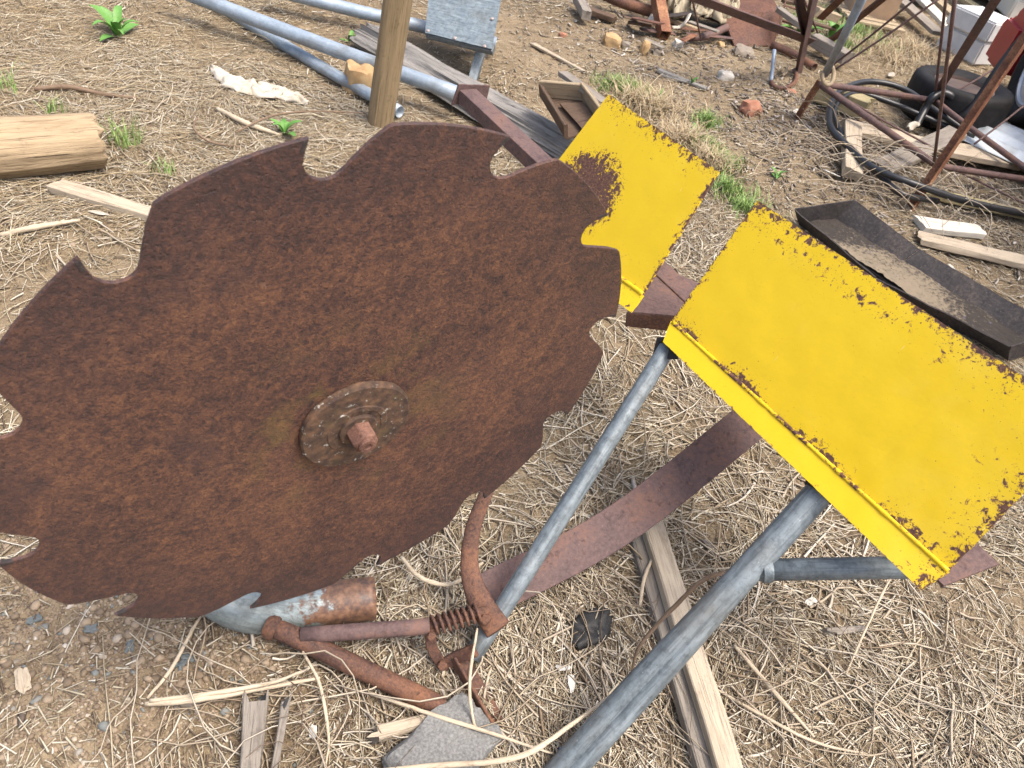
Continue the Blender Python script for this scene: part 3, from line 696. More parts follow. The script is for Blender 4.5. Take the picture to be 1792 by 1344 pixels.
def rock(px, py, sx, sy, sz, mat, label, seed, rot=0.0, sub=3, name='rock', cat='rock', **kw):
    p = on(px, py, sz * .45)
    return tag(smooth_sharp(link(name, rock_mesh(sx, sy, sz, seed, sub, **kw), Matrix.Translation(p) @ Matrix.Rotation(rot, 4, 'Z') @ Matrix.Rotation(.2 * math.sin(seed), 4, 'X'), None, mat), 34), label, cat)
rock(628, 142, .075, .08, .10, M_ROCKO, 'rust stained brown rock half hidden behind the timber post', 1, .5)
rock(1070, 72, .058, .045, .045, M_ROCKO, 'blocky ochre stone on bare earth, largest of the two', 2, .3, blocky=.85, rough=.2)
rock(1128, 87, .034, .022, .055, M_ROCKO, 'thin upright ochre stone beside the grey rubble', 3, .9, blocky=.3)
rock(985, 62, .026, .022, .018, M_ROCKR, 'small orange pebble lying alone on bare earth', 4)
rock(1314, 190, .062, .05, .045, M_ROCKR, 'pinkish red stone among pale leaf litter', 5, .6)
rock(1270, 134, .05, .04, .034, M_ROCKW, 'whitish stone on the earth above the yellow panel', 6, .2)
rock(1300, 92, .075, .06, .04, M_ROCKG, 'flat grey brown stone below the rusty hopper', 7, .4)
rock(1187, 78, .035, .028, .03, M_ROCKW, 'pale chalky block at the end of the square tube', 8, .4, blocky=.9)
rock(1095, 79, .03, .025, .022, M_ROCKG, 'small dark grey stone between the two ochre stones', 9, .1)
rock(1150, 92, .026, .022, .024, M_ROCKG, 'round dark grey stone right of the upright ochre stone', 10, .1)
rock(1385, 160, .035, .02, .012, M_ROCKR, 'small red brown stone chip below the rusty hook', 19)
cb = on(782, 1310, .0)
tag(smooth_sharp(link('concrete_lump', rock_mesh(.125, .075, .05, 12, 4, .16, .85), Matrix.Translation(on(776, 1318, .012)) @ Matrix.Rotation(.95, 4, 'Z') @ Matrix.Rotation(.12, 4, 'Y'), None, M_CONC), 30), 'grey broken concrete lump by the rusty foot angle at the bottom', 'concrete')
# crumpled white rag
def rag_mesh(pts, widths, amp, n=60, m=14, seed=0):
    P = spline(pts, n); V = []; F = []
    for i, p in enumerate(P):
        t = (P[min(i + 1, n - 1)] - P[max(i - 1, 0)]).normalized(); s = t.cross(Vector((0, 0, 1))).normalized()
        w = float(np.interp(i / (n - 1), np.linspace(0, 1, len(widths)), widths))
        for j in range(m):
            u = j / (m - 1) - .5; q = p + s * (u * w)
            z = amp * (.7 + noise.noise(Vector((i * .22 + seed, j * .35, 2))) + .6 * abs(noise.noise(Vector((i * .5, j * .9, seed))))) * (1 - (2 * u) ** 4 * .7)
            q += Vector((noise.noise(q * 31), noise.noise(q * 29 + Vector((4, 4, 4))), 0)) * w * .22; q.z += max(0.004, z)
            V.append(q)
    for i in range(n - 1):
        for j in range(m - 1): a = i * m + j; F.append((a, a + 1, a + m + 1, a + m))
    c = P[0]; me = raw_mesh([v - c for v in V], F); return me, c
def rag(name, pts, widths, amp, mat, label, cat, seed=0, th=.003, **kw):
    me, c = rag_mesh(pts, widths, amp, seed=seed, **kw); o = link(name, me, Matrix.Translation(c), None, mat, True)
    md = o.modifiers.new('thick', 'SOLIDIFY'); md.thickness = th; md.offset = 1
    return tag(o, label, cat)
rag('white_rag', [on(372, 124, .004), on(412, 150, .004), on(452, 158, .004), on(496, 168, .004), on(540, 186, .004)], [.02, .10, .12, .15, .09, .01], .022, M_RAG, 'crumpled dirty white rag on the straw left of the rails', 'rag', 1)
tag(board('loose_plank', on(98, 331, .012), on(285, 388, .012), .062, .028, M_WPALE, rough=.004, taper=.85, split=.03, seed=2), 'short split grey plank on the straw beside the blade', 'plank')
# wooden tray on its side
tr = thing('wooden_tray', 'broken brown wooden tray with pale rims leaning behind the far yellow panel', 'tray', on(1000, 215))
ta, tb, tc, td = dp(946, 150, 3.27), dp(1020, 156, 3.22), dp(1056, 206, 3.06), dp(990, 222, 3.06)
tn = (tb - ta).cross(td - ta).normalized()
if tn.dot(EYE - ta) < 0: tn = -tn
quad_plate('base', [td - tn * .05, tc - tn * .05, tb - tn * .05, ta - tn * .05], .01, M_WBROWN, tr, nx=6, ny=5, dent=.003)
board('rim', ta - tn * .05, tb - tn * .05, .016, .075, M_WTAN, tr, up=tn, rough=.003, seed=3)
board('rim', tb - tn * .05, tc - tn * .05, .016, .08, M_WTAN, tr, up=tn, rough=.003, seed=4)
board('rim', ta - tn * .05, td - tn * .05, .016, .06, M_WBROWN, tr, up=tn, rough=.003, seed=5)
quad_plate('inner_board', [td.lerp(tc, .45) - tn * .03, tc.lerp(td, .1) - tn * .03, tb.lerp(ta, .15).lerp(tc, .25) - tn * .03, ta.lerp(tb, .4).lerp(td, .25) - tn * .03], .008, M_WBROWN, tr, nx=4, ny=4)
tag(board('grey_board', dp(985, 133, 3.36), dp(1058, 186, 3.12), .05, .02, M_WGREY, rough=.004, seed=6), 'short grey board propped behind the brown tray', 'board')
tag(board('white_stick', on(930, 78, .008), on(1020, 127, .008), .032, .014, M_WPALE, rough=.004, taper=.7, split=.03, seed=9), 'flat pale stick on bare earth right of the metal plate', 'stick')
# near plank pair at the bottom right
pk0, pk1 = on(1132, 905, .035), on(1285, 1400, .035)
tag(board('long_plank', pk0, pk1, .055, .028, M_WPALE, rough=.004, split=.02, nx=30, seed=11), 'long pale plank on top, running under the near pipe leg', 'plank')
sd_ = (pk1 - pk0).normalized().cross(Vector((0, 0, 1)))
if sd_.x > 0: sd_ = -sd_
tag(board('under_plank', pk0 + sd_ * .03 + (pk1 - pk0) * .06 + Vector((0, 0, -.032)), pk1 + sd_ * .028 + Vector((0, 0, -.032)), .05, .030, M_WGREY, rough=.004, split=.03, nx=30, seed=12), 'dark grey plank lying under the left side of the pale plank', 'plank')

# ================================================================== DARK TROUGH
tg = thing('steel_trough', 'dark crusted steel trough holding dirt, behind the near yellow panel', 'trough', on(1600, 480))
na, nb = at(1392, 366, .10), at(1768, 605, .11); fa, fb = at(1497, 350, .12), at(1860, 580, .10)
def drop(p, h, to): q = p.lerp(to, .20); return Vector((q.x, q.y, h))
fl = [drop(na, .022, fa), drop(nb, .022, fb), drop(fb, .022, nb), drop(fa, .022, na)]
quad_plate('floor', fl, .006, M_TROUGH, tg, nx=20, ny=6, dent=.006)
nm = na.lerp(nb, .45); nm = Vector((nm.x, nm.y, .046)); nfl = fl[0].lerp(fl[1], .45); nfl = nfl.lerp(Vector((nm.x, nm.y, nfl.z)), .8)
quad_plate('near_wall', [nfl, fl[0], na, nm], .005, M_TROUGH, tg, nx=12, ny=3, dent=.006)
quad_plate('near_wall', [fl[1], nfl + Vector((.003, -.003, 0)), nm + Vector((.003, -.003, 0)), nb], .005, M_TROUGH, tg, nx=12, ny=3, dent=.006)
fm = fa.lerp(fb, .36); flm = fl[3].lerp(fl[2], .36); fm2 = fa.lerp(fb, .363); flm2 = fl[3].lerp(fl[2], .363)
quad_plate('far_wall', [fl[3], flm, fm - Vector((0, 0, .03)), fa], .005, M_TROUGH, tg, nx=12, ny=4, dent=.008)
quad_plate('far_wall', [flm2, fl[2], fb, fm2 - Vector((0, 0, .03))], .005, M_TROUGH, tg, nx=14, ny=4, dent=.008)
quad_plate('end_wall', [fl[0], fl[3], fa, na], .005, M_TROUGH, tg, nx=6, ny=3, dent=.006)
quad_plate('end_wall', [fl[2], fl[1], nb, fb], .005, M_TROUGH, tg, nx=6, ny=3, dent=.006)
def dirt_patch(name, c4, zbase, amp, mat, parent, nu=90, nv=30, seed=0):
    V = []; F = []; U = []
    for j in range(nv + 1):
        for i in range(nu + 1):
            u, v = i / nu, j / nv; p = (c4[0] * (1 - u) + c4[1] * u) * (1 - v) + (c4[3] * (1 - u) + c4[2] * u) * v
            z = zbase + amp * (.35 + math.exp(-((u - .45) / .3) ** 2) * .6 + .9 * noise.noise(Vector((p.x * 9, p.y * 9, seed))) + .6 * noise.noise(Vector((p.x * 35, p.y * 35, seed))) + .4 * noise.noise(Vector((p.x * 90, p.y * 90, seed))))
            V.append(Vector((p.x, p.y, z))); U.append(math.exp(-((u - .45) / .36) ** 2) * (1.3 - .45 * v))
    w = nu + 1
    for j in range(nv):
        for i in range(nu): a = j * w + i; F.append((a, a + 1, a + w + 1, a + w))
    o = link(name, raw_mesh(V, F), None, parent, mat, True); o['kind'] = 'stuff'; o.data.attributes.new('wear', 'FLOAT', 'POINT').data.foreach_set('value', U); return o
def crust_mat():
    t = NT('trough_crust'); v = t.map(); n = t.noise(v, 5, 4, .6); c3 = t.noise(v, 60, 5, .7)
    c = t.mix(t.ramp(t.math('ADD', t.math('ADD', t.math('MULTIPLY', t.attr('wear'), .32), .25), t.math('ADD', t.math('MULTIPLY', t.math('SUBTRACT', n, .5), .5), t.math('MULTIPLY', t.math('SUBTRACT', c3, .5), .7))), [(.43, 0.0), (.58, 1.0)]), (.045, .038, .033), (.22, .178, .125))
    c = t.mix(t.ramp(t.noise(v, 30, 3), [(.68, 0.0), (.72, .8)]), c, (.05, .07, .16))
    return t.done(c, .9, 0, t.bump(c3, .8, .008), .25)
dirt_patch('dirt', [p.lerp(fl[0].lerp(fl[2], .5), -.02) for p in fl], .026, .010, crust_mat(), tg)

# ================================================================== RUSTY FRAME AT THE RIGHT
rf = thing('tube_trestle', 'tangled rusty tube and angle iron frame with thin rods, upper right', 'frame', on(1590, 372))
J = at(1434, 147, .22); K = at(1640, 290, .13); Mj = at(1636, 176, .16)
def rt(name, pts, r, mat=M_RUST, **kw): return tube(name, pts, r, mat, rf, **kw)
rt('tube', [J, K], .017, M_RUST, seg=8, sides=14)
rt('tube', [K, at(1720, 303, .10), at(1850, 322, .08)], .016, M_RUST, seg=10, sides=14)
rt('tube', [J, at(1530, 160, .2), Mj], .016, M_RUST, seg=10, sides=14)
rt('tube', [Mj, at(1690, 218, .15), at(1850, 335, .1)], .016, M_RUST, seg=10, sides=14)
prism_strip('angle_bar', on(1588, 374, -.02), at(1850, -15, .95), angle_prof(.045, .045, .005), M_RUSTB, rf, up=Vector((-.5, -.6, .6)))
prism_strip('angle_bar', at(1640, 165, .17), at(1770, -40, .95), angle_prof(.042, .042, .005), M_RUST, rf, up=Vector((-.5, -.6, .6)))
prism_strip('leg', on(1390, 216, -.02), J + Vector((0, 0, .01)), angle_prof(.035, .035, .005), M_RUSTB, rf, up=Vector((-.3, -.8, .5)))
for a, b in (((1448, 130, .24), (1652, -8, .75)), ((1444, 124, .26), (1612, -10, .8)), ((1636, 170, .17), (1656, -8, .8)), ((1634, 288, .14), (1672, -8, 1.0)),
             ((1650, 172, .17), (1752, 113, .35)), ((1705, 252, .12), (1810, 170, .35)), ((1440, 150, .2), (1640, 262, .10)), ((1500, 210, .05), (1800, 360, .06))):
    p, q = at(*a), at(*b); rt('rod', [p, p.lerp(q, .5) + Vector((.004, .004, -.006)), q], .0055 if b[1] > -5 or a[0] < 1500 else .0075, M_RUST, seg=8, sides=8)
# blue bar with hook, hanging on the frame joint
hk = thing('hooked_bar', 'blue grey steel bar with a tan hook on the frame joint', 'bar', J)
bt0, bt1 = J + Vector((0, -.02, .06)), at(1520, -25, .85)
tube('bar', [bt0, bt1], .019, M_BLUEB, hk, sides=14)
hc = at(1435, 143, .24); hx, hy = RGT, UPC
def ring_pts(c, rx, ry, a0, a1, n=22): return [c + hx * (rx * math.cos(a0 + (a1 - a0) * i / n)) + hy * (ry * math.sin(a0 + (a1 - a0) * i / n)) - FWD * .10 for i in range(n + 1)]
tube('hook', ring_pts(hc, .030, .056, -math.pi * 1.05, 1.1), .0105, M_WTAN, hk, sides=10)
# loose hook on the ground left of it
gh = thing('ground_hook', 'bent blue and rust steel hook half buried in the earth', 'hook', on(1368, 150))
tube('shank', [at(1355, 88, .14), at(1352, 120, .07), at(1349, 142, .02)], .012, M_BLUEB, gh, seg=8, sides=10)
tube('bend', [at(1349, 140, .02), at(1354, 151, .012), at(1370, 154, .012), at(1388, 147, .012), at(1394, 134, .02), at(1390, 122, .03)], .013, M_RUSTO, gh, seg=18, sides=10)
tube('eye', [at(1369, 132, .02), at(1376, 126, .03), at(1376, 118, .04), at(1370, 117, .04), at(1366, 124, .03)], .008, M_WTAN, gh, seg=12, sides=8)

# ================================================================== HOSES, TYRE, CAR CORNER
def hose(name, pts, r, mat, label): return tag(tube(name, [at(*p) for p in pts], r, mat, None, seg=70, sides=12), label, 'hose')
hose('black_hose', [(1705, 240, 0.08), (1640, 195, 0.13), (1580, 155, 0.16), (1520, 143, 0.16), (1472, 158, 0.15), (1452, 190, 0.13), (1455, 225, 0.11), (1490, 262, 0.10), (1530, 295, 0.11), (1600, 322, 0.12), (1690, 352, 0.08), (1800, 376, 0.06)], .0165, M_HOSE, 'outer loop of black poly hose coiled under the rusty frame')
hose('black_hose', [(1700, 244, 0.06), (1640, 214, 0.08), (1560, 180, 0.11), (1500, 163, 0.12), (1466, 180, 0.11), (1462, 215, 0.09), (1500, 268, 0.08), (1545, 312, 0.08), (1580, 340, 0.08), (1640, 352, 0.05)], .0150, M_HOSE, 'inner loop of black poly hose lying on the ground litter')
hose('rubber_strap', [(1830, 20, .70), (1775, 84, .50), (1742, 128, .37), (1716, 168, .25), (1690, 200, .15), (1660, 214, .08), (1630, 216, .05)], .024, M_BLACKP, 'wide black rubber strip sweeping down past the tyre')
hose('hose_tail', [(1603, 220, .05), (1618, 192, .12), (1632, 170, .19), (1650, 163, .21), (1665, 170, .2), (1671, 188, .14)], .022, M_HOSE, 'short thick black hose end arching beside the tyre')
rag('pale_clamp', [at(1588, 228, .05), at(1596, 222, .06), at(1604, 218, .07)], [.03, .05, .04], .02, M_RAG, 'crumpled pale plastic clamp at the thick hose end', 'clamp', 5, n=14, m=6)
def tyre_mesh(R, w, rim, n=64, tread=True):
    prof = [(rim, -w * .36), (rim + .012, -w * .44), (R * .84, -w * .52), (R * .94, -w * .49), (R * .985, -w * .42), (R, -w * .30), (R * 1.002, 0), (R, w * .30), (R * .985, w * .42), (R * .94, w * .49), (R * .84, w * .52), (rim + .012, w * .44), (rim, w * .36)]
    bm = bmesh.new(); rows = []
    for k in range(n):
        a = 2 * math.pi * k / n; row = []
        for j, (r, z) in enumerate(prof):
            rr = r
            if tread and 3 <= j <= 9 and k % 2: rr = r - .006
            row.append(bm.verts.new((rr * math.cos(a), rr * math.sin(a), z)))
        rows.append(row)
    m = len(prof)
    for k in range(n):
        a, b = rows[k], rows[(k + 1) % n]
        for j in range(m): bm.faces.new((a[j], b[j], b[(j + 1) % m], a[(j + 1) % m]))
    return bm_mesh(bm)
def wheel(parent, M, R, w, rim, rimmat, spokes):
    t_ = link('tyre', tyre_mesh(R, w, rim), M, parent, M_TYRE); smooth_sharp(t_, 50)
    r_ = lathe('rim', [(rim * .97, w * .36), (rim + .004, w * .42), (rim * .93, w * .44), (rim * .88, w * .30), (rim * .84, -w * .2), (rim * .82, -w * .36), (rim, -w * .38)], M, rimmat, parent, 40)
    lathe('hub', [(rim * .25, 0), (rim * .26, w * .2), (rim * .2, w * .27), (rim * .1, w * .28)], M, rimmat, r_, 20)
    for k in range(spokes):
        a = 2 * math.pi * k / spokes
        bm = bmesh.new(); bmesh.ops.create_cube(bm, size=1)
        for v in bm.verts: v.co = Vector((rim * .52 + v.co.x * rim * .72, v.co.y * rim * (.26 if v.co.x > 0 else .34), w * .18 + v.co.z * w * .16))
        bmesh.ops.bevel(bm, geom=bm.edges[:], offset=.006, segments=2, affect='EDGES')
        smooth_sharp(link('spoke', bm_mesh(bm), M @ Matrix.Rotation(a, 4, 'Z'), r_, rimmat), 40)
    return t_
tc_ = on(1672, 178, .125)
ty = thing('discarded_wheel', 'worn black tyre lying flat on its side with a brown steel rim', 'tyre', (tc_.x, tc_.y, 0))
wheel(ty, Matrix.Translation(tc_) @ Matrix.Rotation(-.04, 4, 'X') @ Matrix.Rotation(-.03, 4, 'Y'), .29, .24, .17, M_RIMB, 0)
# car corner at the right edge; the car stands with its side towards the yard and its long axis along -Y
car = thing('red_car', 'faded red car corner with cream upper panel and silver wheel, far right edge', 'car', (3.4, 4.2, 0))
xs = 2.62; y1 = 5.85
def extr(name, prof, x0, x1, mat, bev=.03, seg=3):          # profile in (y, z), extruded along x
    bm = bmesh.new(); a = [bm.verts.new((x0, y, z)) for y, z in prof]; b = [bm.verts.new((x1, y, z)) for y, z in prof]; n = len(prof)
    bm.faces.new(a); bm.faces.new(b)
    for k in range(n): bm.faces.new((a[k], a[(k + 1) % n], b[(k + 1) % n], b[k]))
    bmesh.ops.recalc_face_normals(bm, faces=bm.faces[:])
    bmesh.ops.bevel(bm, geom=bm.edges[:], offset=bev, segments=seg, affect='EDGES', clamp_overlap=True)
    return smooth_sharp(link(name, bm_mesh(bm), None, car, mat), 35)
wy = 5.18; Rw = .31
arch = [(wy + .40 * math.cos(a), .31 + .40 * math.sin(a)) for a in np.linspace(math.pi, 0, 13)]
body = [(1.7, .25), (1.7, .75), (1.9, .8), (4.0, .82), (y1 - .25, .60), (y1 - .05, .56), (y1, .5), (y1, .22), (y1 - .08, .17)] + [(y, z) for y, z in arch[::-1] if z > .22] 
extr('body', body, xs, xs + 1.55, M_REDP, .035)
extr('upper_panel', [(1.8, .79), (4.1, .81), (y1 - .28, .59), (y1 - .14, .60), (y1 - .3, .70), (4.1, .95), (3.5, 1.42), (2.4, 1.45), (2.0, 1.2)], xs + .05, xs + 1.49, M_CREAM, .03)
extr('bumper', [(y1 - .26, .15), (y1 + .06, .15), (y1 + .07, .40), (y1 + .03, .45), (y1 - .26, .45)], xs - .025, xs + 1.575, M_REDP, .035, 4)
wheel(car, Matrix.Translation((xs + .10, wy, Rw)) @ Matrix.Rotation(-math.pi / 2, 4, 'Y'), Rw, .19, .20, M_ALLOY, 5)
for yy in (2.75,):
    wheel(car, Matrix.Translation((xs + .10, yy, Rw)) @ Matrix.Rotation(-math.pi / 2, 4, 'Y'), Rw, .19, .20, M_ALLOY, 5)
van = thing('cream_van', 'cream flat-sided vehicle at the top right corner behind the red car', 'van', (4.2, 8.9, 0))
def vbox(name, x0, x1, ya, yb, z0, z1, mat, bev): 
    bm = bmesh.new(); bmesh.ops.create_cube(bm, size=1)
    for v in bm.verts: v.co = Vector(((x0 + x1) / 2 + v.co.x * (x1 - x0), (ya + yb) / 2 + v.co.y * (yb - ya), (z0 + z1) / 2 + v.co.z * (z1 - z0)))
    bmesh.ops.bevel(bm, geom=bm.edges[:], offset=bev, segments=3, affect='EDGES')
    return smooth_sharp(link(name, bm_mesh(bm), None, van, mat), 40)
vbox('van_body', 3.28, 5.1, 7.45, 10.6, .26, 1.75, M_CREAM, .06); vbox('skirt', 3.31, 5.07, 7.50, 10.55, .10, .257, M_CREAM, .015)
for yy in (8.6, 10.1): wheel(van, Matrix.Translation((3.36, yy, .30)) @ Matrix.Rotation(-math.pi / 2, 4, 'Y'), .30, .18, .19, M_ALLOY, 5)
# foam box beside the car
fb0 = on(1690, 100, 0); fx = (on(1722, 118) - on(1655, 84)).normalized(); Mf = frame_m((fb0.x, fb0.y, 0.0), fx)
fo = thing('foam_box', 'grey white foam box with a lighter lid standing beside the car', 'box', fb0)
def bbox(name, M, sx, sy, z0, z1, mat, parent, bev=.012):
    bm = bmesh.new(); bmesh.ops.create_cube(bm, size=1)
    for v in bm.verts: v.co = Vector((v.co.x * sx, v.co.y * sy, z0 + (v.co.z + .5) * (z1 - z0)))
    bmesh.ops.bevel(bm, geom=bm.edges[:], offset=bev, segments=2, affect='EDGES')
    return smooth_sharp(link(name, bm_mesh(bm), M, parent, mat), 40)
bbox('box_body', Mf, .38, .30, 0.0, .16, M_FOAM, fo); bbox('lid', Mf, .40, .32, .164, .30, M_FOAM, fo)
#SECTION4
# ================================================================== TIMBER AND SHEETS UNDER THE FRAME
def bd(name, a, b, w, t, mat, label, seed, cat='board', **kw):
    kw.setdefault('rough', .005); kw.setdefault('split', .03)
    return tag(board(name, on(*a), on(*b), w, t, mat, seed=seed, **kw), label, cat)
bd('timber_block', (1486, 228, .09), (1487, 312, .03), .085, .05, M_WPALE, 'short pale squared block standing end-on below the hose coil', 21, 'block')
bd('squared_timber', (1425, 172, .03), (1508, 205, .03), .11, .10, M_WMOSS, 'mossy squared timber under the frame joint', 22, 'timber')
bd('pale_board', (1478, 226, .07), (1640, 262, .06), .15, .03, M_WPALE, 'pale split board lying across the litter behind the block', 23, taper=.8)
bd('dark_board', (1540, 300, .05), (1672, 236, .11), .12, .03, M_WGREY, 'dark grained grey board slanting behind the bright rust angle bar', 24)
bd('broad_board', (1640, 262, .07), (1772, 287, .05), .16, .03, M_WPALE, 'broad pale weathered board right of the bright rust angle bar', 25)
bd('mossy_board', (1612, 340, .03), (1830, 388, .03), .07, .028, M_WMOSS, 'mossy yellowish board in front of the lower hose run', 26)
bd('white_board', (1604, 396, .012), (1712, 410, .012), .10, .028, M_WWHITE, 'short flaking white board above the dark trough', 27, taper=.9, split=.008)
bd('long_board', (1604, 420, .010), (1840, 476, .010), .085, .028, M_WPALE, 'long tan board between the short white board and the trough', 28)
# corrugated sheet
def corr_mesh(L, W, amp=.011, pitch=.10, nl=6, nw=90):
    V = []; F = []
    for s in (0, -.0015):
        for i in range(nl + 1):
            for j in range(nw + 1):
                y = W * j / nw; V.append((L * i / nl, y, amp * math.sin(2 * math.pi * y / pitch) + s))
    w = nw + 1; off = (nl + 1) * w
    for i in range(nl):
        for j in range(nw): a = i * w + j; F.append((a, a + 1, a + w + 1, a + w)); F.append((off + a + w, off + a + w + 1, off + a + 1, off + a))
    for j in range(nw): F.append((j, off + j, off + j + 1, j + 1)); k = nl * w + j; F.append((k + 1, off + k + 1, off + k, k))
    for i in range(nl): k = i * w; F.append((k + w, off + k + w, off + k, k)); k = i * w + nw; F.append((k, off + k, off + k + w, k + w))
    return raw_mesh(V, F)
c0_, c1_ = on(1738, 204, .10), on(1860, 258, .10)
cs = link('corrugated_sheet', corr_mesh((c1_ - c0_).length * 1.3, .62, .016, .155), frame_m(c0_, c1_ - c0_, Vector((0, 0, 1))) @ Matrix.Translation((0, -.62, 0)), None, M_CORR, True)
tag(cs, 'pale blue corrugated zinc sheet lying at the right edge below the tyre', 'metal sheet')

# ================================================================== SCRAP HEAP AT THE TOP
hz = thing('square_tube', 'rusty square steel tube pointing out of the scrap heap', 'tube', on(1160, 64))
q0_, q1_ = on(1163, 62, .035), at(1146, -30, .22); w_ = .034; i_ = .028
bm = bmesh.new(); Lq = (q1_ - q0_).length; rr_ = []
for x, k in ((.25, i_), (0, i_), (0, w_), (Lq, w_)): rr_.append([bm.verts.new((x, sy * k, sz * k)) for sy, sz in ((-1, -1), (1, -1), (1, 1), (-1, 1))])
for a, b in zip(rr_, rr_[1:]):
    for k in range(4): bm.faces.new((a[k], a[(k + 1) % 4], b[(k + 1) % 4], b[k]))
bm.faces.new(rr_[0]); bm.faces.new(rr_[-1])
link('tube_wall', bm_mesh(bm), frame_m(q0_, q1_ - q0_), hz, M_RUSTB)
hp = thing('rusty_hopper', 'rusty folded steel hopper lying tilted in the scrap heap', 'hopper', on(1315, 82))
hA, hB, hC, hD = on(1284, 80, .01), on(1352, 80, .01), dp(1368, 20, 5.05), dp(1262, 22, 5.1)
hE, hF = dp(1338, -22, 5.25), dp(1296, -12, 5.3)
quad_plate('front_face', [hA, hB, hC, hD], .006, M_HOPPER, hp, nx=8, ny=6, dent=.006)
quad_plate('upper_face', [hD, hC, hE, hF], .006, M_HOPPER, hp, nx=8, ny=4, dent=.006)
back_ = Vector((.05, .22, .02))
quad_plate('side_face', [hB, hB + back_, hC + back_, hC], .006, M_RUSTO, hp, nx=4, ny=4, dent=.004)
quad_plate('side_face', [hA + back_, hA, hD, hD + back_], .006, M_RUSTO, hp, nx=4, ny=4, dent=.004)
sf = thing('angle_iron_trestle', 'rusty angle iron frame with slanting legs standing over the hopper', 'frame', on(1398, 128))
uf = Vector((-.3, -.7, .6))
prism_strip('top_bar', at(1160, -28, .55), at(1418, 70, .26), angle_prof(.06, .055, .006), M_RUST, sf, up=uf)
prism_strip('leg', on(1396, 130, -.02), at(1428, -25, .62), angle_prof(.05, .05, .006), M_RUST, sf, up=uf)
prism_strip('leg', at(1410, 64, .28), at(1392, -25, .60), angle_prof(.045, .04, .005), M_RUST, sf, up=uf)
prism_strip('brace', on(1428, 90, .0), at(1560, -15, .55), angle_prof(.05, .045, .006), M_RUSTO, sf, up=uf)
prism_strip('brace', at(1438, 30, .30), at(1490, -20, .55), angle_prof(.05, .045, .006), M_RUSTO, sf, up=uf)
tube('rod', [at(1212, 0, .4), at(1226, 66, .05)], .006, M_RUST, sf, sides=8)
tube('rod', [at(1404, -10, .4), at(1432, 60, .1)], .006, M_RUST, sf, sides=8)
def pipe(name, pts, r, mat, label, cat='pipe', seg=10): return tag(tube(name, [at(*p) for p in pts], r, mat, None, seg=seg, sides=14, hollow=.004), label, cat)
pipe('dark_pipe', [(1052, -12, .10), (1100, 8, .08), (1146, 22, .06)], .035, M_RUSTO, 'thick dark rusty pipe running into the heap left of the square tube')
pipe('bent_pipe', [(1208, 66, .03), (1240, 62, .04), (1272, 48, .06)], .024, M_RUST, 'short bent rusty pipe in front of the canvas')
pipe('low_pipe', [(1350, 78, .04), (1390, 96, .03), (1425, 118, .03)], .026, M_RUSTO, 'rusty pipe lying low beside the green weeds')
rag('canvas_bundle', [at(1164, 38, .02), at(1190, 18, .06), at(1220, 22, .07), at(1250, 36, .04), at(1272, 40, .02)], [.10, .26, .30, .25, .1], .14, M_CANVAS, 'crumpled beige canvas stuffed under the rusty angle bar', 'canvas', 9, th=.006, n=70, m=22)
tag(tube('canvas_strap', [at(1176, 48, .04), at(1190, 47, .05), at(1200, 38, .09), at(1206, 26, .12)], .02, M_RAG, None, seg=16, sides=8, flat=.35), 'pale webbing strap looped below the canvas', 'strap')
tag(board('white_chip', on(1138, 44, .03), on(1150, 22, .06), .06, .012, M_WWHITE, rough=.003, seed=31), 'small whitish board end beside the square tube', 'board')
bd('grey_stump', (1010, 6, .04), (1025, 34, .04), .06, .05, M_WGREY, 'short grey stump of wood at the left of the scrap heap', 32, 'wood')
bd('rotten_plank', (1020, 18, .03), (1074, 38, .02), .07, .03, M_WBROWN, 'rotten brown plank beside the grey stump', 33, 'plank')
bd('charred_slat', (1150, 124, .008), (1236, 158, .008), .035, .014, M_WCHAR, 'thin charred slat lying on the earth above the yellow panel', 34, 'slat')
bd('charred_slat', (1156, 133, .006), (1200, 146, .006), .022, .012, M_WCHAR, 'shorter charred splinter lying in front of the charred slat', 36, 'slat')
bd('grey_beam', (1420, 78, .05), (1478, 112, .05), .09, .07, M_WGREY, 'grey squared beam under the slanting brace', 37, 'beam')
bd('grey_rail', (1360, 20, .20), (1412, 58, .16), .05, .03, M_WGREY, 'grey wooden slat between the frame legs', 38, 'slat')
bd('wood_beam', (1424, 26, .18), (1462, 38, .16), .07, .05, M_WTAN, 'tan beam end poking through the frame legs', 39, 'beam')
SC = [((1120, 52), (1180, 60), M_RUST), ((1185, 50), (1255, 56), M_RUSTO), ((1200, 60), (1280, 68), M_RUST), ((1130, 70), (1160, 84), M_WGREY), ((1090, 30), (1140, 44), M_WBROWN), ((1195, 72), (1215, 62), M_RUSTB)]
for k, (a, b, m) in enumerate(SC):
    o = bd('scrap_strip', (*a, .03 + .008 * k), (*b, .03 + .006 * k), .05 - .003 * k, .008, m, ['flat rusty strip at the foot of the square tube', 'dark rusty strip in front of the canvas', 'long thin rusty strip left of the hopper', 'grey splinter below the square tube', 'brown slat below the thick dark pipe', 'orange rusted tab at the end of the bent pipe'][k], 40 + k, 'scrap')
rock(1262, 80, .022, .03, .02, M_ROCKO, 'small brown block in front of the hopper', 14, .4, blocky=.95)
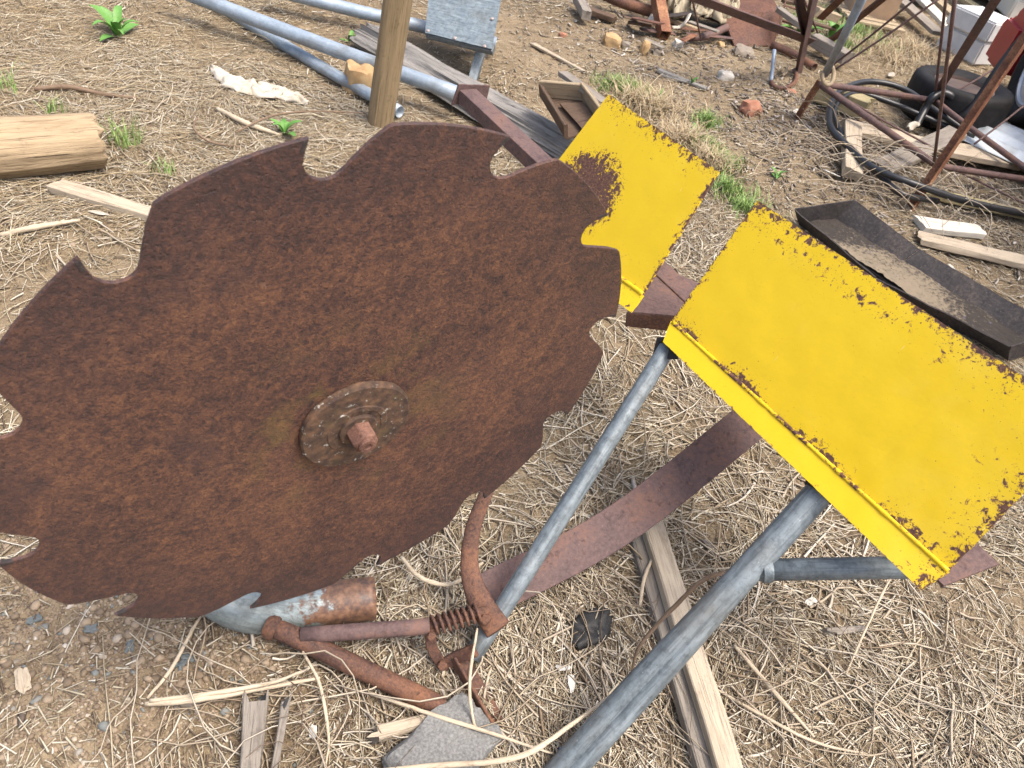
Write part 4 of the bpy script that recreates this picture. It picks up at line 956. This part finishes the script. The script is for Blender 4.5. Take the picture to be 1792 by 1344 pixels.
# timber, carton and boards beyond
crt = thing('brown_carton', 'brown board carton at the top edge beside the pallet', 'carton', on(1512, 42))
Mc = frame_m(tuple(on(1512, 30)), (on(1550, 45) - on(1490, 30)))
bbox('carton_body', Mc, .34, .3, .04, .34, M_CARD, crt, .006); bbox('lid_flap', Mc @ Matrix.Translation((0, 0, .345)) @ Matrix.Rotation(.08, 4, 'X'), .345, .305, 0, .006, M_CARD, crt, .002)
pal = thing('pallet', 'pale timber pallet slats lying under the brown carton', 'pallet', on(1510, 50))
for k in range(4):
    a, b = on(1462 + 8 * k, 26 + 8 * k - 14, .04), on(1556 + 8 * k, 46 + 8 * k - 14, .04)
    board('slat', a, b, .07, .02, M_WTAN, pal, rough=.003, seed=50 + k)
for (x, y) in ((1470, 28), (1545, 44)): board('bearer', on(x - 12, y - 22, .0), on(x + 10, y + 8, .0), .06, .04, M_WBROWN, pal, rough=.003, seed=60)
for k, (a, b, m, lab) in enumerate([((1590, -20), (1660, 52), M_WWHITE, 'white painted board sloping down to the foam box'), ((1608, -22), (1680, 40), M_WTAN, 'tan board next to the white painted board'), ((1560, -10), (1640, 62), M_WGREY, 'dark grey board left of the white painted board'), ((1640, -24), (1740, 36), M_WMOSS, 'yellowish beam behind the foam box')]):
    bd('leaning_board', (*a, .12), (*b, .05), .11, .03, m, lab, 70 + k)
wt = thing('black_bin', 'dark round rubber tub at the top edge behind the rods', 'tub', on(1575, 6))
lathe('tub_wall', [(.10, .02), (.13, .02), (.15, .22), (.16, .23), (.145, .235), (.12, .05), (.02, .04)], Matrix.Translation(on(1580, 4)), M_BLACKP, wt, 28)

# ================================================================== SMALL LITTER, one by one
rag('black_rubber_scrap', [on(1002, 1132, .005), on(1026, 1108, .008), on(1062, 1074, .005)], [.03, .07, .075, .03], .014, M_RUBBER, 'crumpled black rubber scrap in the straw between the pipe legs', 'rubber', 13, n=24, m=10)
def shard(px, py, s, mat, label, seed, cat='shard', z=.012):
    me = rock_mesh(s * .85, s * .42, s * .08, seed, 3, .6, .1)
    return tag(smooth_sharp(link('shard', me, Matrix.Translation(on(px, py, z)) @ Matrix.Rotation(seed * 1.7, 4, 'Z') @ Matrix.Rotation(.3, 4, 'X'), None, mat), 30), label, cat)
shard(1000, 1195, .022, M_WHITE, 'white china shard below the black rubber scrap', 1)
shard(985, 1168, .018, M_WHITE, 'pale curled chip just above the white china shard', 2)
shard(548, 1280, .016, M_WHITE, 'whitish shiny chip on dark earth near the bottom left', 3)
shard(985, 1314, .014, M_BLUE, 'tiny bright blue plastic bit beside the near leg foot', 4, 'plastic')
shard(40, 1190, .030, M_WPALE, 'pale bark chip on gravel at the lower left', 5, 'chip')
shard(1420, 1052, .022, M_WWHITE, 'pale leaf scrap below the grey brace pipe', 6, 'leaf')
shard(1395, 195, .04, M_WWHITE, 'torn white plastic scrap right of the red stone', 8, 'scrap', .02)
shard(1455, 303, .05, M_WHITE, 'white curled plastic scrap left of the pale block', 9, 'scrap', .02)
shard(1560, 130, .05, M_RAG, 'pale crumpled scrap near the tyre', 10, 'scrap', .02)
shard(1668, 472, .045, M_WHITE, 'white chip on the earth above the trough', 12, 'chip')
shard(172, 372, .035, M_RAG, 'pale torn scrap under the short split plank', 13, 'scrap')

# pale sticks lying about
def stick(pts, r, mat, label, seg=26, jit=.25, name='stick', cat='stick'):
    P = [on(*p) if len(p) == 3 else p for p in pts]
    r *= .72 if P[0].y < 1.6 else .9; rad = [r * .8, r, r * 1.05, r * .85, r * .5]
    o = tube(name, P, rad, mat, None, seg=seg, sides=9, jit=jit); return tag(o, label, cat)
stick([(640, 1352, .05), (760, 1340, .07), (905, 1325, .10), (1000, 1268, .09), (1105, 1190, .06)], .0075, M_STICK, 'long curved bleached stick along the bottom edge')
stick([(255, 1232, .02), (330, 1226, .03), (440, 1208, .03), (560, 1186, .04)], .008, M_STICK, 'straight bleached stick lying below the rusty pipe')
stick([(262, 1226, .03), (350, 1216, .035), (470, 1196, .045), (525, 1176, .05)], .006, M_STICK, 'thinner bleached stick just above the straight one')
stick([(258, 1222, .02), (300, 1170, .03), (335, 1105, .03), (352, 1078, .03)], .005, M_STICK, 'pale forked twig rising towards the blade')
stick([(1300, 1003, .22), (1240, 1010, .22), (1180, 1062, .15), (1120, 1130, .08), (1104, 1182, .01)], .0065, M_STICKD, 'arched brown vine looping from the leg to the ground')
stick([(1285, 1130, .02), (1350, 1205, .02), (1425, 1290, .015)], .007, M_STICK, 'straight pale stick right of the long plank')
stick([(1252, 1205, .01), (1330, 1250, .02), (1430, 1300, .02), (1530, 1322, .01)], .005, M_STICK, 'thin curved pale stick crossing the lower right earth')
stick([(702, 975, .03), (735, 1010, .04), (790, 1022, .05), (845, 985, .06)], .007, M_STICK, 'bleached crooked root beside the curved rusty bar')
stick([(380, 190, .01), (430, 215, .02), (490, 236, .01)], .012, M_STICK, 'bleached stick below the white rag')
stick([(60, 156, .02), (120, 152, .02), (180, 165, .015), (240, 172, .01)], .011, M_STICKD, 'grey brown branch on golden straw above the log')
stick([(345, 205, .05), (340, 226, .04), (368, 248, .02), (420, 258, .01)], .005, M_STICKD, 'dark hooked wire between the log and the blade', cat='wire')
stick([(412, 232, .02), (470, 205, .06), (540, 195, .06), (640, 198, .03)], .0045, M_STICKD, 'thin dark vine running to the post foot')
stick([(0, 412, .01), (60, 398, .02), (140, 385, .02)], .010, M_STICK, 'pale stick lying left of the short split plank')
stick([(530, 1140, .05), (560, 1200, .04), (575, 1290, .02), (570, 1340, .01)], .0045, M_STICK, 'thin pale stem hanging from the rusty pipe to the ground')
stick([(835, 1100, .10), (822, 1190, .09), (828, 1260, .05), (850, 1330, .02)], .0045, M_STICK, 'thin arched stem over the concrete lump')
stick([(645, 1212, .03), (740, 1245, .05), (850, 1280, .05), (970, 1320, .02)], .0055, M_STICK, 'pale stem crossing above the concrete lump')
stick([(1120, 1060, .02), (1128, 1010, .04), (1150, 960, .05)], .006, M_STICK, 'short pale stalk left of the long plank')
stick([(1480, 1180, .01), (1520, 1090, .04), (1560, 1010, .05), (1600, 960, .04)], .004, M_STICK, 'thin pale stalk below the near panel corner')
log_chunks = [((448, 1228, .02), (436, 1360, .02), .05, .022, 'broad grey splintered wood piece at the bottom'), ((500, 1225, .02), (478, 1352, .02), .02, .016, 'narrow grey splinter beside the broad splintered piece'), ((655, 1288, .02), (752, 1262, .025), .028, .02, 'frayed driftwood piece left of the concrete lump'), ((1455, 1106, .01), (1510, 1100, .012), .018, .012, 'small dark bark piece in the lower right straw')]
for k, (a, b, w, t, lab) in enumerate(log_chunks): bd('wood_splinter', a, b, w, t, M_WGREY if k != 2 else M_WPALE, lab, 90 + k, 'splinter', split=.04, nx=16, taper=.7)

SLAB = ['larger blue grey slate chip below the blade, right of its pair', 'blue grey slate chip touching the larger one', 'small slate chip under the lower left tooth', 'slate chip alone on gravel under the blade', 'slate chip nearest the left edge', 'slate chip between the pale sticks']
for k, (x, y, a) in enumerate(((330, 1150, .2), (318, 1163, 1.1), (160, 1100, .5), (228, 1132, 1.9), (60, 1085, .9), (455, 1215, 2.2))):
    o = rock(x, y, .013, .008, .006, M_SLATE, SLAB[k], 30 + k, a, 3, 'slate_chip', 'stone', rough=.7, blocky=.9); o['group'] = 'slate chips on the gravel'
rs = random.Random(4)
SPOT = [(1085, 1140, 'left of the square tube'), (1150, 1195, 'right beside the square tube'), (1205, 1265, 'by the beige canvas'), (1275, 1360, 'by the rusty hopper'), (1370, 1425, 'by the trestle legs')]
for xa, xb, where in SPOT:                                   # loose pieces of the scrap heap
    for ya, yb, depth in ((-14, 14, 'at the back of the heap'), (26, 56, 'at the front of the heap')):
        for wood in (0, 1):
            x, y = rs.uniform(xa, xb) - 20, rs.uniform(ya, yb); dx, dy = rs.uniform(35, 75), rs.uniform(-10, 24); h = rs.uniform(.02, .10)
            o = board('scrap_piece', on(x, y, h), on(x + dx, y + dy, max(.02, h + rs.uniform(-.05, .05))), rs.uniform(.025, .06), rs.uniform(.006, .03), rs.choice([M_WGREY, M_WBROWN, M_WTAN]) if wood else rs.choice([M_RUST, M_RUSTO, M_HOPPER, M_DARK]), rough=.004, seed=200 + int(x), nx=6)
            tag(o, ('weathered wood piece ' if wood else 'rusty metal strip ') + where + ', ' + depth, 'scrap', 'loose pieces in the scrap heap')

# ================================================================== WEEDS AND TUFTS
def leaf_mesh(L, w, arch, n=7, curl=.25):
    V = []; F = []
    for i in range(n + 1):
        u = i / n; ww = w * math.sin(math.pi * min(1, u * .92 + .06)) ** .8; x = L * u; z = arch * L * math.sin(u * 2.2) ; 
        V += [(x, -ww / 2, z + curl * ww), (x, 0, z), (x, ww / 2, z + curl * ww)]
    for i in range(n):
        a = i * 3; F += [(a, a + 1, a + 4, a + 3), (a + 1, a + 2, a + 5, a + 4)]
    return raw_mesh(V, F)
LEAVES = [leaf_mesh(1, .34, .30), leaf_mesh(1, .26, .5), leaf_mesh(1, .38, .15)]
for m in LEAVES: m.materials.append(M_LEAF); m.polygons.foreach_set('use_smooth', [True] * len(m.polygons))
def weed(px, py, size, n, label, seed):
    b = on(px, py, -.004); t = thing('green_weed', label, 'weed', b, 'green weeds'); r = random.Random(seed)
    for k in range(n):
        s = size * r.uniform(.6, 1.1); a = 2 * math.pi * (k / n) + r.uniform(-.4, .4); tilt = -r.uniform(.0, .75) ** 1.3 if k % 3 else -r.uniform(.5, .95)
        link('leaf', LEAVES[k % 3], Matrix.Translation(b) @ Matrix.Rotation(a, 4, 'Z') @ Matrix.Rotation(tilt, 4, 'Y') @ Matrix.Scale(s, 4), t)
weed(207, 66, .15, 11, 'largest bright green broad-leaved weed, at the upper left', 1)
weed(497, 238, .09, 6, 'green leaves poking up behind the top left blade tooth', 2)
weed(612, 76, .09, 4, 'small green sprout between the rails left of the post', 3)
weed(1215, 238, .07, 8, 'small green weed right of the far yellow panel', 4)
weed(1152, 178, .06, 5, 'tiny green weed in dry grass above the far yellow panel', 5)
weed(1208, 150, .06, 5, 'small green sprig beside the charred slat', 6)
weed(1358, 314, .08, 6, 'small green weed below the frame leg', 7)
weed(1603, 160, .10, 6, 'green weed growing against the tyre', 8)
weed(1450, 70, .16, 9, 'leafy green weed under the slanting brace', 9)
weed(1395, 60, .16, 9, 'leafy green weed behind the frame legs', 10)
def blades_np(P, L, W, lean, rng, nseg=3, spread=1.0):
    """upright curved blades; P (n,3)"""
    n = len(P); th = rng.uniform(0, 2 * np.pi, n); d = np.stack([np.cos(th), np.sin(th), 0 * th], 1); s = np.stack([-np.sin(th), np.cos(th), 0 * th], 1)
    V = []; 
    for i in range(nseg + 1):
        u = i / nseg; q = P + d * (lean * L * u ** 1.7)[:, None] + np.array([0, 0, 1.0]) * (L * u * (1 - .25 * lean * u))[:, None]
        w = (W * (1 - u ** 1.5) * .5 + .0002)[:, None]; V += [q - s * w, q + s * w]
    V = np.stack(V, 1).reshape(-1, 3); k = 2 * (nseg + 1); base = np.arange(n) * k
    F = np.concatenate([np.stack([base + 2 * i, base + 2 * i + 1, base + 2 * i + 3, base + 2 * i + 2], 1) for i in range(nseg)])
    return V, F
def tuft(px, py, rad, n, hmin, hmax, label, seed, mat=M_GRASS):
    rng = np.random.default_rng(seed); b = on(px, py); ang = rng.uniform(0, 6.283, n); rr = rad * np.sqrt(rng.random(n))
    P = np.stack([rr * np.cos(ang), rr * np.sin(ang), 0 * rr], 1); P[:, 2] = hgt(P[:, 0] + b.x, P[:, 1] + b.y) - b.z - .003
    V, F = blades_np(P, rng.uniform(hmin, hmax, n), rng.uniform(.003, .006, n), rng.uniform(.1, .8, n), rng)
    return tag(link('grass_tuft', np_mesh('grass_tuft', V, F), Matrix.Translation(b), None, mat), label, 'grass tuft', 'green grass tufts')
tuft(222, 250, .06, 70, .05, .12, 'bright green grass tuft at the end of the log', 1)
tuft(100, 200, .04, 26, .05, .10, 'sparse green tuft above the log, second from the left edge', 2)
tuft(10, 160, .05, 26, .05, .12, 'green tuft at the left edge above the log', 3)
tuft(286, 302, .05, 30, .04, .08, 'faint green tuft above the blade, right of the log end', 4)
def patch(name, spots, n, hmin, hmax, mat, label, seed, lean=(.2, 1.0)):
    rng = np.random.default_rng(seed); PP = []
    for (px, py, r) in spots:
        b = on(px, py); ang = rng.uniform(0, 6.283, n); rr = r * np.abs(rng.normal(0, .55, n)); PP.append(np.stack([b.x + rr * np.cos(ang), b.y + rr * np.sin(ang)], 1))
    P = np.concatenate(PP); P = np.concatenate([P, (hgt(P[:, 0], P[:, 1]) - .003)[:, None]], 1); m = len(P)
    V, F = blades_np(P, rng.uniform(hmin, hmax, m), rng.uniform(.003, .006, m), rng.uniform(*lean, m), rng)
    return tag(link(name, np_mesh(name, V, F), None, None, mat), label, None, None, 'stuff')
patch('green_grass', [(1270, 330, .14), (1300, 365, .12), (1265, 290, .1), (1235, 260, .1), (1075, 150, .14), (1110, 165, .14), (1500, 55, .28), (1470, 80, .2), (1530, 75, .2), (1400, 40, .3), (1450, 30, .3), (1235, 215, .1)], 420, .02, .075, M_GRASS, 'short green grass patches', 21)
patch('dry_grass', [(1150, 190, .22), (1110, 180, .2), (1200, 250, .16), (1240, 290, .16), (1560, 110, .5), (1600, 90, .4), (1540, 90, .4)], 420, .04, .12, M_STRAWG, 'dry yellow grass patches', 22, (.5, 1.6))

# ================================================================== STRAW, LITTER, PEBBLES (uncountable)
def strands(n, P, L, W, curl, lift, rng, pts=5, droop=True, flat=.45):
    """lying curved stalks with a flattened triangular section, vectorised"""
    th = 9.0 * vnoise(P[:, 0] * 2.1 + 70, P[:, 1] * 2.1 + 13) + rng.normal(0, .75, n) + np.pi * (rng.random(n) < .5); k = rng.normal(0, curl, n); tilt = np.abs(rng.normal(0, lift, n))
    X = []; x = P[:, 0].copy(); y = P[:, 1].copy(); hz_ = rng.uniform(.001, .012, n); prev = None
    pos = []
    for i in range(pts):
        u = i / (pts - 1); z = hgt(x, y) + hz_ + tilt * L * (4 * u * (1 - u) * .5 + .25 * u)
        pos.append(np.stack([x, y, z], 1)); step = L / (pts - 1); x = x + np.cos(th) * step; y = y + np.sin(th) * step; th = th + k / (pts - 1) + rng.normal(0, curl * .18, n)
    pos = np.stack(pos, 1)
    tan = np.gradient(pos, axis=1); tan /= np.linalg.norm(tan, axis=2, keepdims=True) + 1e-9
    up = np.zeros_like(tan); up[..., 2] = 1; sd = np.cross(tan, up); sd /= np.linalg.norm(sd, axis=2, keepdims=True) + 1e-9; nn = np.cross(sd, tan)
    taper = np.linspace(1, .55, pts)[None, :, None]; w = W[:, None, None] * taper * .5
    V = np.stack([pos - sd * w, pos + sd * w, pos + nn * w * (flat * 2)], 2)      # n, pts, 3, 3
    base = np.arange(n)[:, None] * (pts * 3)
    F = []
    for i in range(pts - 1):
        for j in range(3):
            m = (j + 1) % 3; F.append(np.stack([base[:, 0] + i * 3 + j, base[:, 0] + i * 3 + m, base[:, 0] + (i + 1) * 3 + m, base[:, 0] + (i + 1) * 3 + j], 1))
    return V.reshape(-1, 3), np.concatenate(F)
def sample(n, rng, ylo, yhi, power, bare, boost=()):
    """points on the visible ground, thinned in bare spots"""
    out = []; tot = 0
    while tot < n:
        m = n * 2; u = rng.random(m); y = (ylo ** (1 - power) + u * (yhi ** (1 - power) - ylo ** (1 - power))) ** (1 / (1 - power)) if power != 1 else ylo * (yhi / ylo) ** u
        x = rng.uniform(-1, 1, m) * (1.0 + .62 * y) - .25 + .08 * y
        keep = rng.random(m); pr = .20 + 1.5 * np.clip(vnoise(x * 2.3 + 40, y * 2.3) + .5 * vnoise(x * 6.1, y * 6.1 + 9) + .12, 0, 1)
        for (b, r, k) in bare: pr *= 1 - k * np.exp(-((x - b.x) ** 2 + (y - b.y) ** 2) / r ** 2)
        for (b, r, k) in boost: pr += k * np.exp(-((x - b.x) ** 2 + (y - b.y) ** 2) / r ** 2)
        s = keep < pr; out.append(np.stack([x[s], y[s]], 1)); tot += s.sum()
    return np.concatenate(out)[:n]
BARE = [(at(200, 1130), .30, .93), (at(60, 1090), .25, .9), (at(330, 1160), .25, .9), (at(500, 1120), .18, .85), (at(20, 530), .5, .6), (at(1050, 120), .85, .85), (at(930, 60), .8, .8), (at(1210, 110), .6, .7), (at(1350, 110), .6, .6),
        (at(1420, 320), .22, .8), (at(1300, 1260), .16, .7), (at(1420, 1290), .14, .7), (at(860, 1010), .12, .8), (at(700, 1180), .16, .7), (at(270, 70), .6, .75), (at(40, 60), .3, .4), (at(430, 300), .25, .5)]
BOOST = [(at(1500, 1080), .35, .8), (at(980, 1180), .25, .8), (at(1010, 840), .35, .5), (at(1180, 680), .4, .5), (at(150, 170), .8, .8), (at(560, 150), .5, .4)]
GOLD = [(at(120, 110), .9, 1.2), (at(60, 220), .6, 1.0), (at(330, 110), .5, .5), (at(1590, 100), .9, 3.0), (at(1540, 140), .5, 2.0), (at(1640, 130), .5, 2.0), (at(1480, 120), .4, 1.0)]
r1 = np.random.default_rng(101)
P = sample(22000, r1, .32, 3.3, .6, BARE, BOOST); n = len(P)
V, F = strands(n, P, np.clip(r1.lognormal(-2.75, .6, n), .02, .26), np.clip(r1.lognormal(-6.05, .5, n), .001, .009), .45, .03, r1, flat=.3)
tag(link('dry_straw', np_mesh('dry_straw', V, F), None, None, M_STRAW), 'dry bleached straw scattered over the near ground', None, None, 'stuff')
P = sample(17000, r1, 2.6, 9.0, .6, BARE, BOOST); n = len(P)
V, F = strands(n, P, np.clip(r1.lognormal(-2.7, .55, n), .02, .24), np.clip(r1.lognormal(-6.0, .4, n), .0014, .007), .55, .03, r1, pts=4, flat=.3)
tag(link('dry_straw', np_mesh('dry_straw', V, F), None, None, M_STRAW), 'dry bleached straw scattered over the far ground', None, None, 'stuff')
P = sample(20000, r1, 1.6, 8.0, .3, BARE + [(at(900, 900), 1.2, .95), (at(1150, 300), 1.0, .9)], GOLD); n = len(P)
V, F = strands(n, P, r1.uniform(.05, .24, n), np.clip(r1.lognormal(-6.2, .3, n), .0012, .004), .8, .05, r1, pts=5)
tag(link('golden_straw', np_mesh('golden_straw', V, F), None, None, M_STRAWG), 'matted golden grass straw', None, None, 'stuff')
# short chips of bark and leaf
P = sample(120000, r1, .3, 7.5, .75, [(b, r, k * .6) for b, r, k in BARE], ()); n = len(P)
V, F = strands(n, P, np.clip(r1.lognormal(-3.9, .5, n), .006, .06), r1.uniform(.001, .0055, n), .5, .08, r1, pts=2, flat=.2)
tag(link('leaf_litter', np_mesh('leaf_litter', V, F), None, None, M_LITTER), 'small chips of bark, leaf and straw', None, None, 'stuff')
P = sample(34000, r1, 3.0, 8.5, .2, [(b, r, k * .4) for b, r, k in BARE], ()); n = len(P)
V, F = strands(n, P, np.clip(r1.lognormal(-3.5, .5, n), .008, .08), r1.uniform(.0025, .011, n), .5, .08, r1, pts=2, flat=.2)
tag(link('leaf_litter', np_mesh('leaf_litter', V, F), None, None, M_LITTER), 'chips of bark, leaf and straw on the far ground', None, None, 'stuff')
# thin tangled twigs arching over the ground
def twigs(name, spots, n, lo, hi, w, lift, mat, label, seed):
    r = np.random.default_rng(seed); P = []
    for (px, py, rad) in spots:
        b = at(px, py); a = r.uniform(0, 6.283, n); q = rad * np.sqrt(r.random(n)); P.append(np.stack([b.x + q * np.cos(a), b.y + q * np.sin(a)], 1))
    P = np.concatenate(P); m = len(P)
    V, F = strands(m, P, r.uniform(lo, hi, m), r.uniform(w * .5, w, m), 1.3, lift, r, pts=9, flat=.8)
    tag(link(name, np_mesh(name, V, F), None, None, mat), label, None, None, 'stuff')
twigs('pale_twigs', [(880, 1210, .28), (960, 1120, .25), (560, 1280, .2), (1100, 1000, .2), (760, 960, .25), (1450, 1150, .35), (1600, 1250, .3), (1060, 760, .35), (1250, 900, .3), (400, 1290, .2)], 26, .12, .45, .0055, .16, M_TWIG, 'tangle of pale dead stems', 5)
twigs('dark_twigs', [(900, 1180, .25), (1000, 1080, .25), (1300, 1100, .3), (600, 1250, .2), (1650, 1130, .3), (585, 55, .3), (740, 25, .3)], 18, .12, .4, .003, .18, M_TWIGD, 'thin dark dead stems', 6)
twigs('dead_vines', [(1430, 285, .35), (1520, 280, .35), (1560, 330, .3), (1640, 330, .3), (1480, 250, .25)], 34, .2, .7, .006, .28, M_TWIG, 'tangle of dead vines under the rusty frame', 7)
# dry leaves under the frame, pebbles
def pebbles(n, P, S, mat, name, label, rng):
    t = (1 + 5 ** .5) / 2
    ico = np.array([(-1, t, 0), (1, t, 0), (-1, -t, 0), (1, -t, 0), (0, -1, t), (0, 1, t), (0, -1, -t), (0, 1, -t), (t, 0, -1), (t, 0, 1), (-t, 0, -1), (-t, 0, 1)]); ico /= np.linalg.norm(ico[0])
    tri = np.array([(0, 11, 5), (0, 5, 1), (0, 1, 7), (0, 7, 10), (0, 10, 11), (1, 5, 9), (5, 11, 4), (11, 10, 2), (10, 7, 6), (7, 1, 8), (3, 9, 4), (3, 4, 2), (3, 2, 6), (3, 6, 8), (3, 8, 9), (4, 9, 5), (2, 4, 11), (6, 2, 10), (8, 6, 7), (9, 8, 1)])
    a = rng.uniform(0, 6.283, n); sc = np.stack([S, S * rng.uniform(.5, 1, n), S * rng.uniform(.3, .7, n)], 1)
    v = ico[None] * (1 + rng.normal(0, .16, (n, 12, 1))) * sc[:, None, :]
    c, s = np.cos(a)[:, None], np.sin(a)[:, None]; V = np.stack([v[..., 0] * c - v[..., 1] * s, v[..., 0] * s + v[..., 1] * c, v[..., 2]], 2)
    V[..., 0] += P[:, 0:1]; V[..., 1] += P[:, 1:2]; V[..., 2] += (hgt(P[:, 0], P[:, 1]) + sc[:, 2] * .25)[:, None]
    F = (tri[None] + (np.arange(n) * 12)[:, None, None]).reshape(-1, 3)
    tag(link(name, np_mesh(name, V.reshape(-1, 3), F), None, None, mat), label, None, None, 'stuff')
P = np.concatenate([sample(9000, r1, .3, 7.5, .9, []), np.concatenate([np.stack([r1.normal(at(x, y).x, s, k), r1.normal(at(x, y).y, s, k)], 1) for x, y, s, k in ((180, 1120, .22, 4500), (450, 1150, .15, 1500), (20, 1000, .2, 1500), (1050, 110, .6, 1800), (1000, 60, .6, 1200))])])
pebbles(len(P), P, np.clip(r1.lognormal(-5.6, .5, len(P)), .0015, .013), M_PEB, 'pebbles', 'small pebbles and clods on the bare earth', r1)

# broad bleached stalks and curled dead leaves
P = sample(2600, r1, .32, 3.0, .6, BARE, BOOST); n = len(P)
V, F = strands(n, P, r1.uniform(.03, .20, n), r1.uniform(.004, .010, n), .35, .04, r1, pts=5, flat=.22)
tag(link('bleached_stalks', np_mesh('bleached_stalks', V, F), None, None, M_TWIG), 'broad bleached dead stalks on the near ground', None, None, 'stuff')
LV = [(1440, 235, .35, 500), (1400, 200, .3, 250), (1560, 300, .4, 500), (1700, 330, .4, 500), (1180, 60, .5, 350), (1100, 70, .4, 200), (1330, 215, .35, 220), (1480, 280, .3, 300), (1720, 400, .4, 250), (1250, 70, .4, 250), (900, 900, .9, 60)]
P = np.concatenate([np.stack([r1.normal(at(x, y).x, s_, k), r1.normal(at(x, y).y, s_, k)], 1) for x, y, s_, k in LV]); n = len(P)
V, F = strands(n, P, r1.uniform(.012, .06, n), r1.uniform(.005, .022, n), .5, .16, r1, pts=3, flat=.10)
tag(link('dead_leaves', np_mesh('dead_leaves', V, F), None, None, M_DEADL), 'curled grey brown dead leaves and bark', None, None, 'stuff')
P = np.concatenate([sample(16000, r1, .3, 3.0, .9, []), np.concatenate([np.stack([r1.normal(at(x, y).x, s_, k), r1.normal(at(x, y).y, s_, k)], 1) for x, y, s_, k in ((180, 1120, .22, 6000), (450, 1150, .2, 4000), (700, 1180, .15, 2000), (1350, 1260, .2, 2500))])])
pebbles(len(P), P, np.clip(r1.lognormal(-6.0, .4, len(P)), .0012, .007), M_CLOD, 'soil_crumbs', 'crumbly soil clods on the near ground', r1)
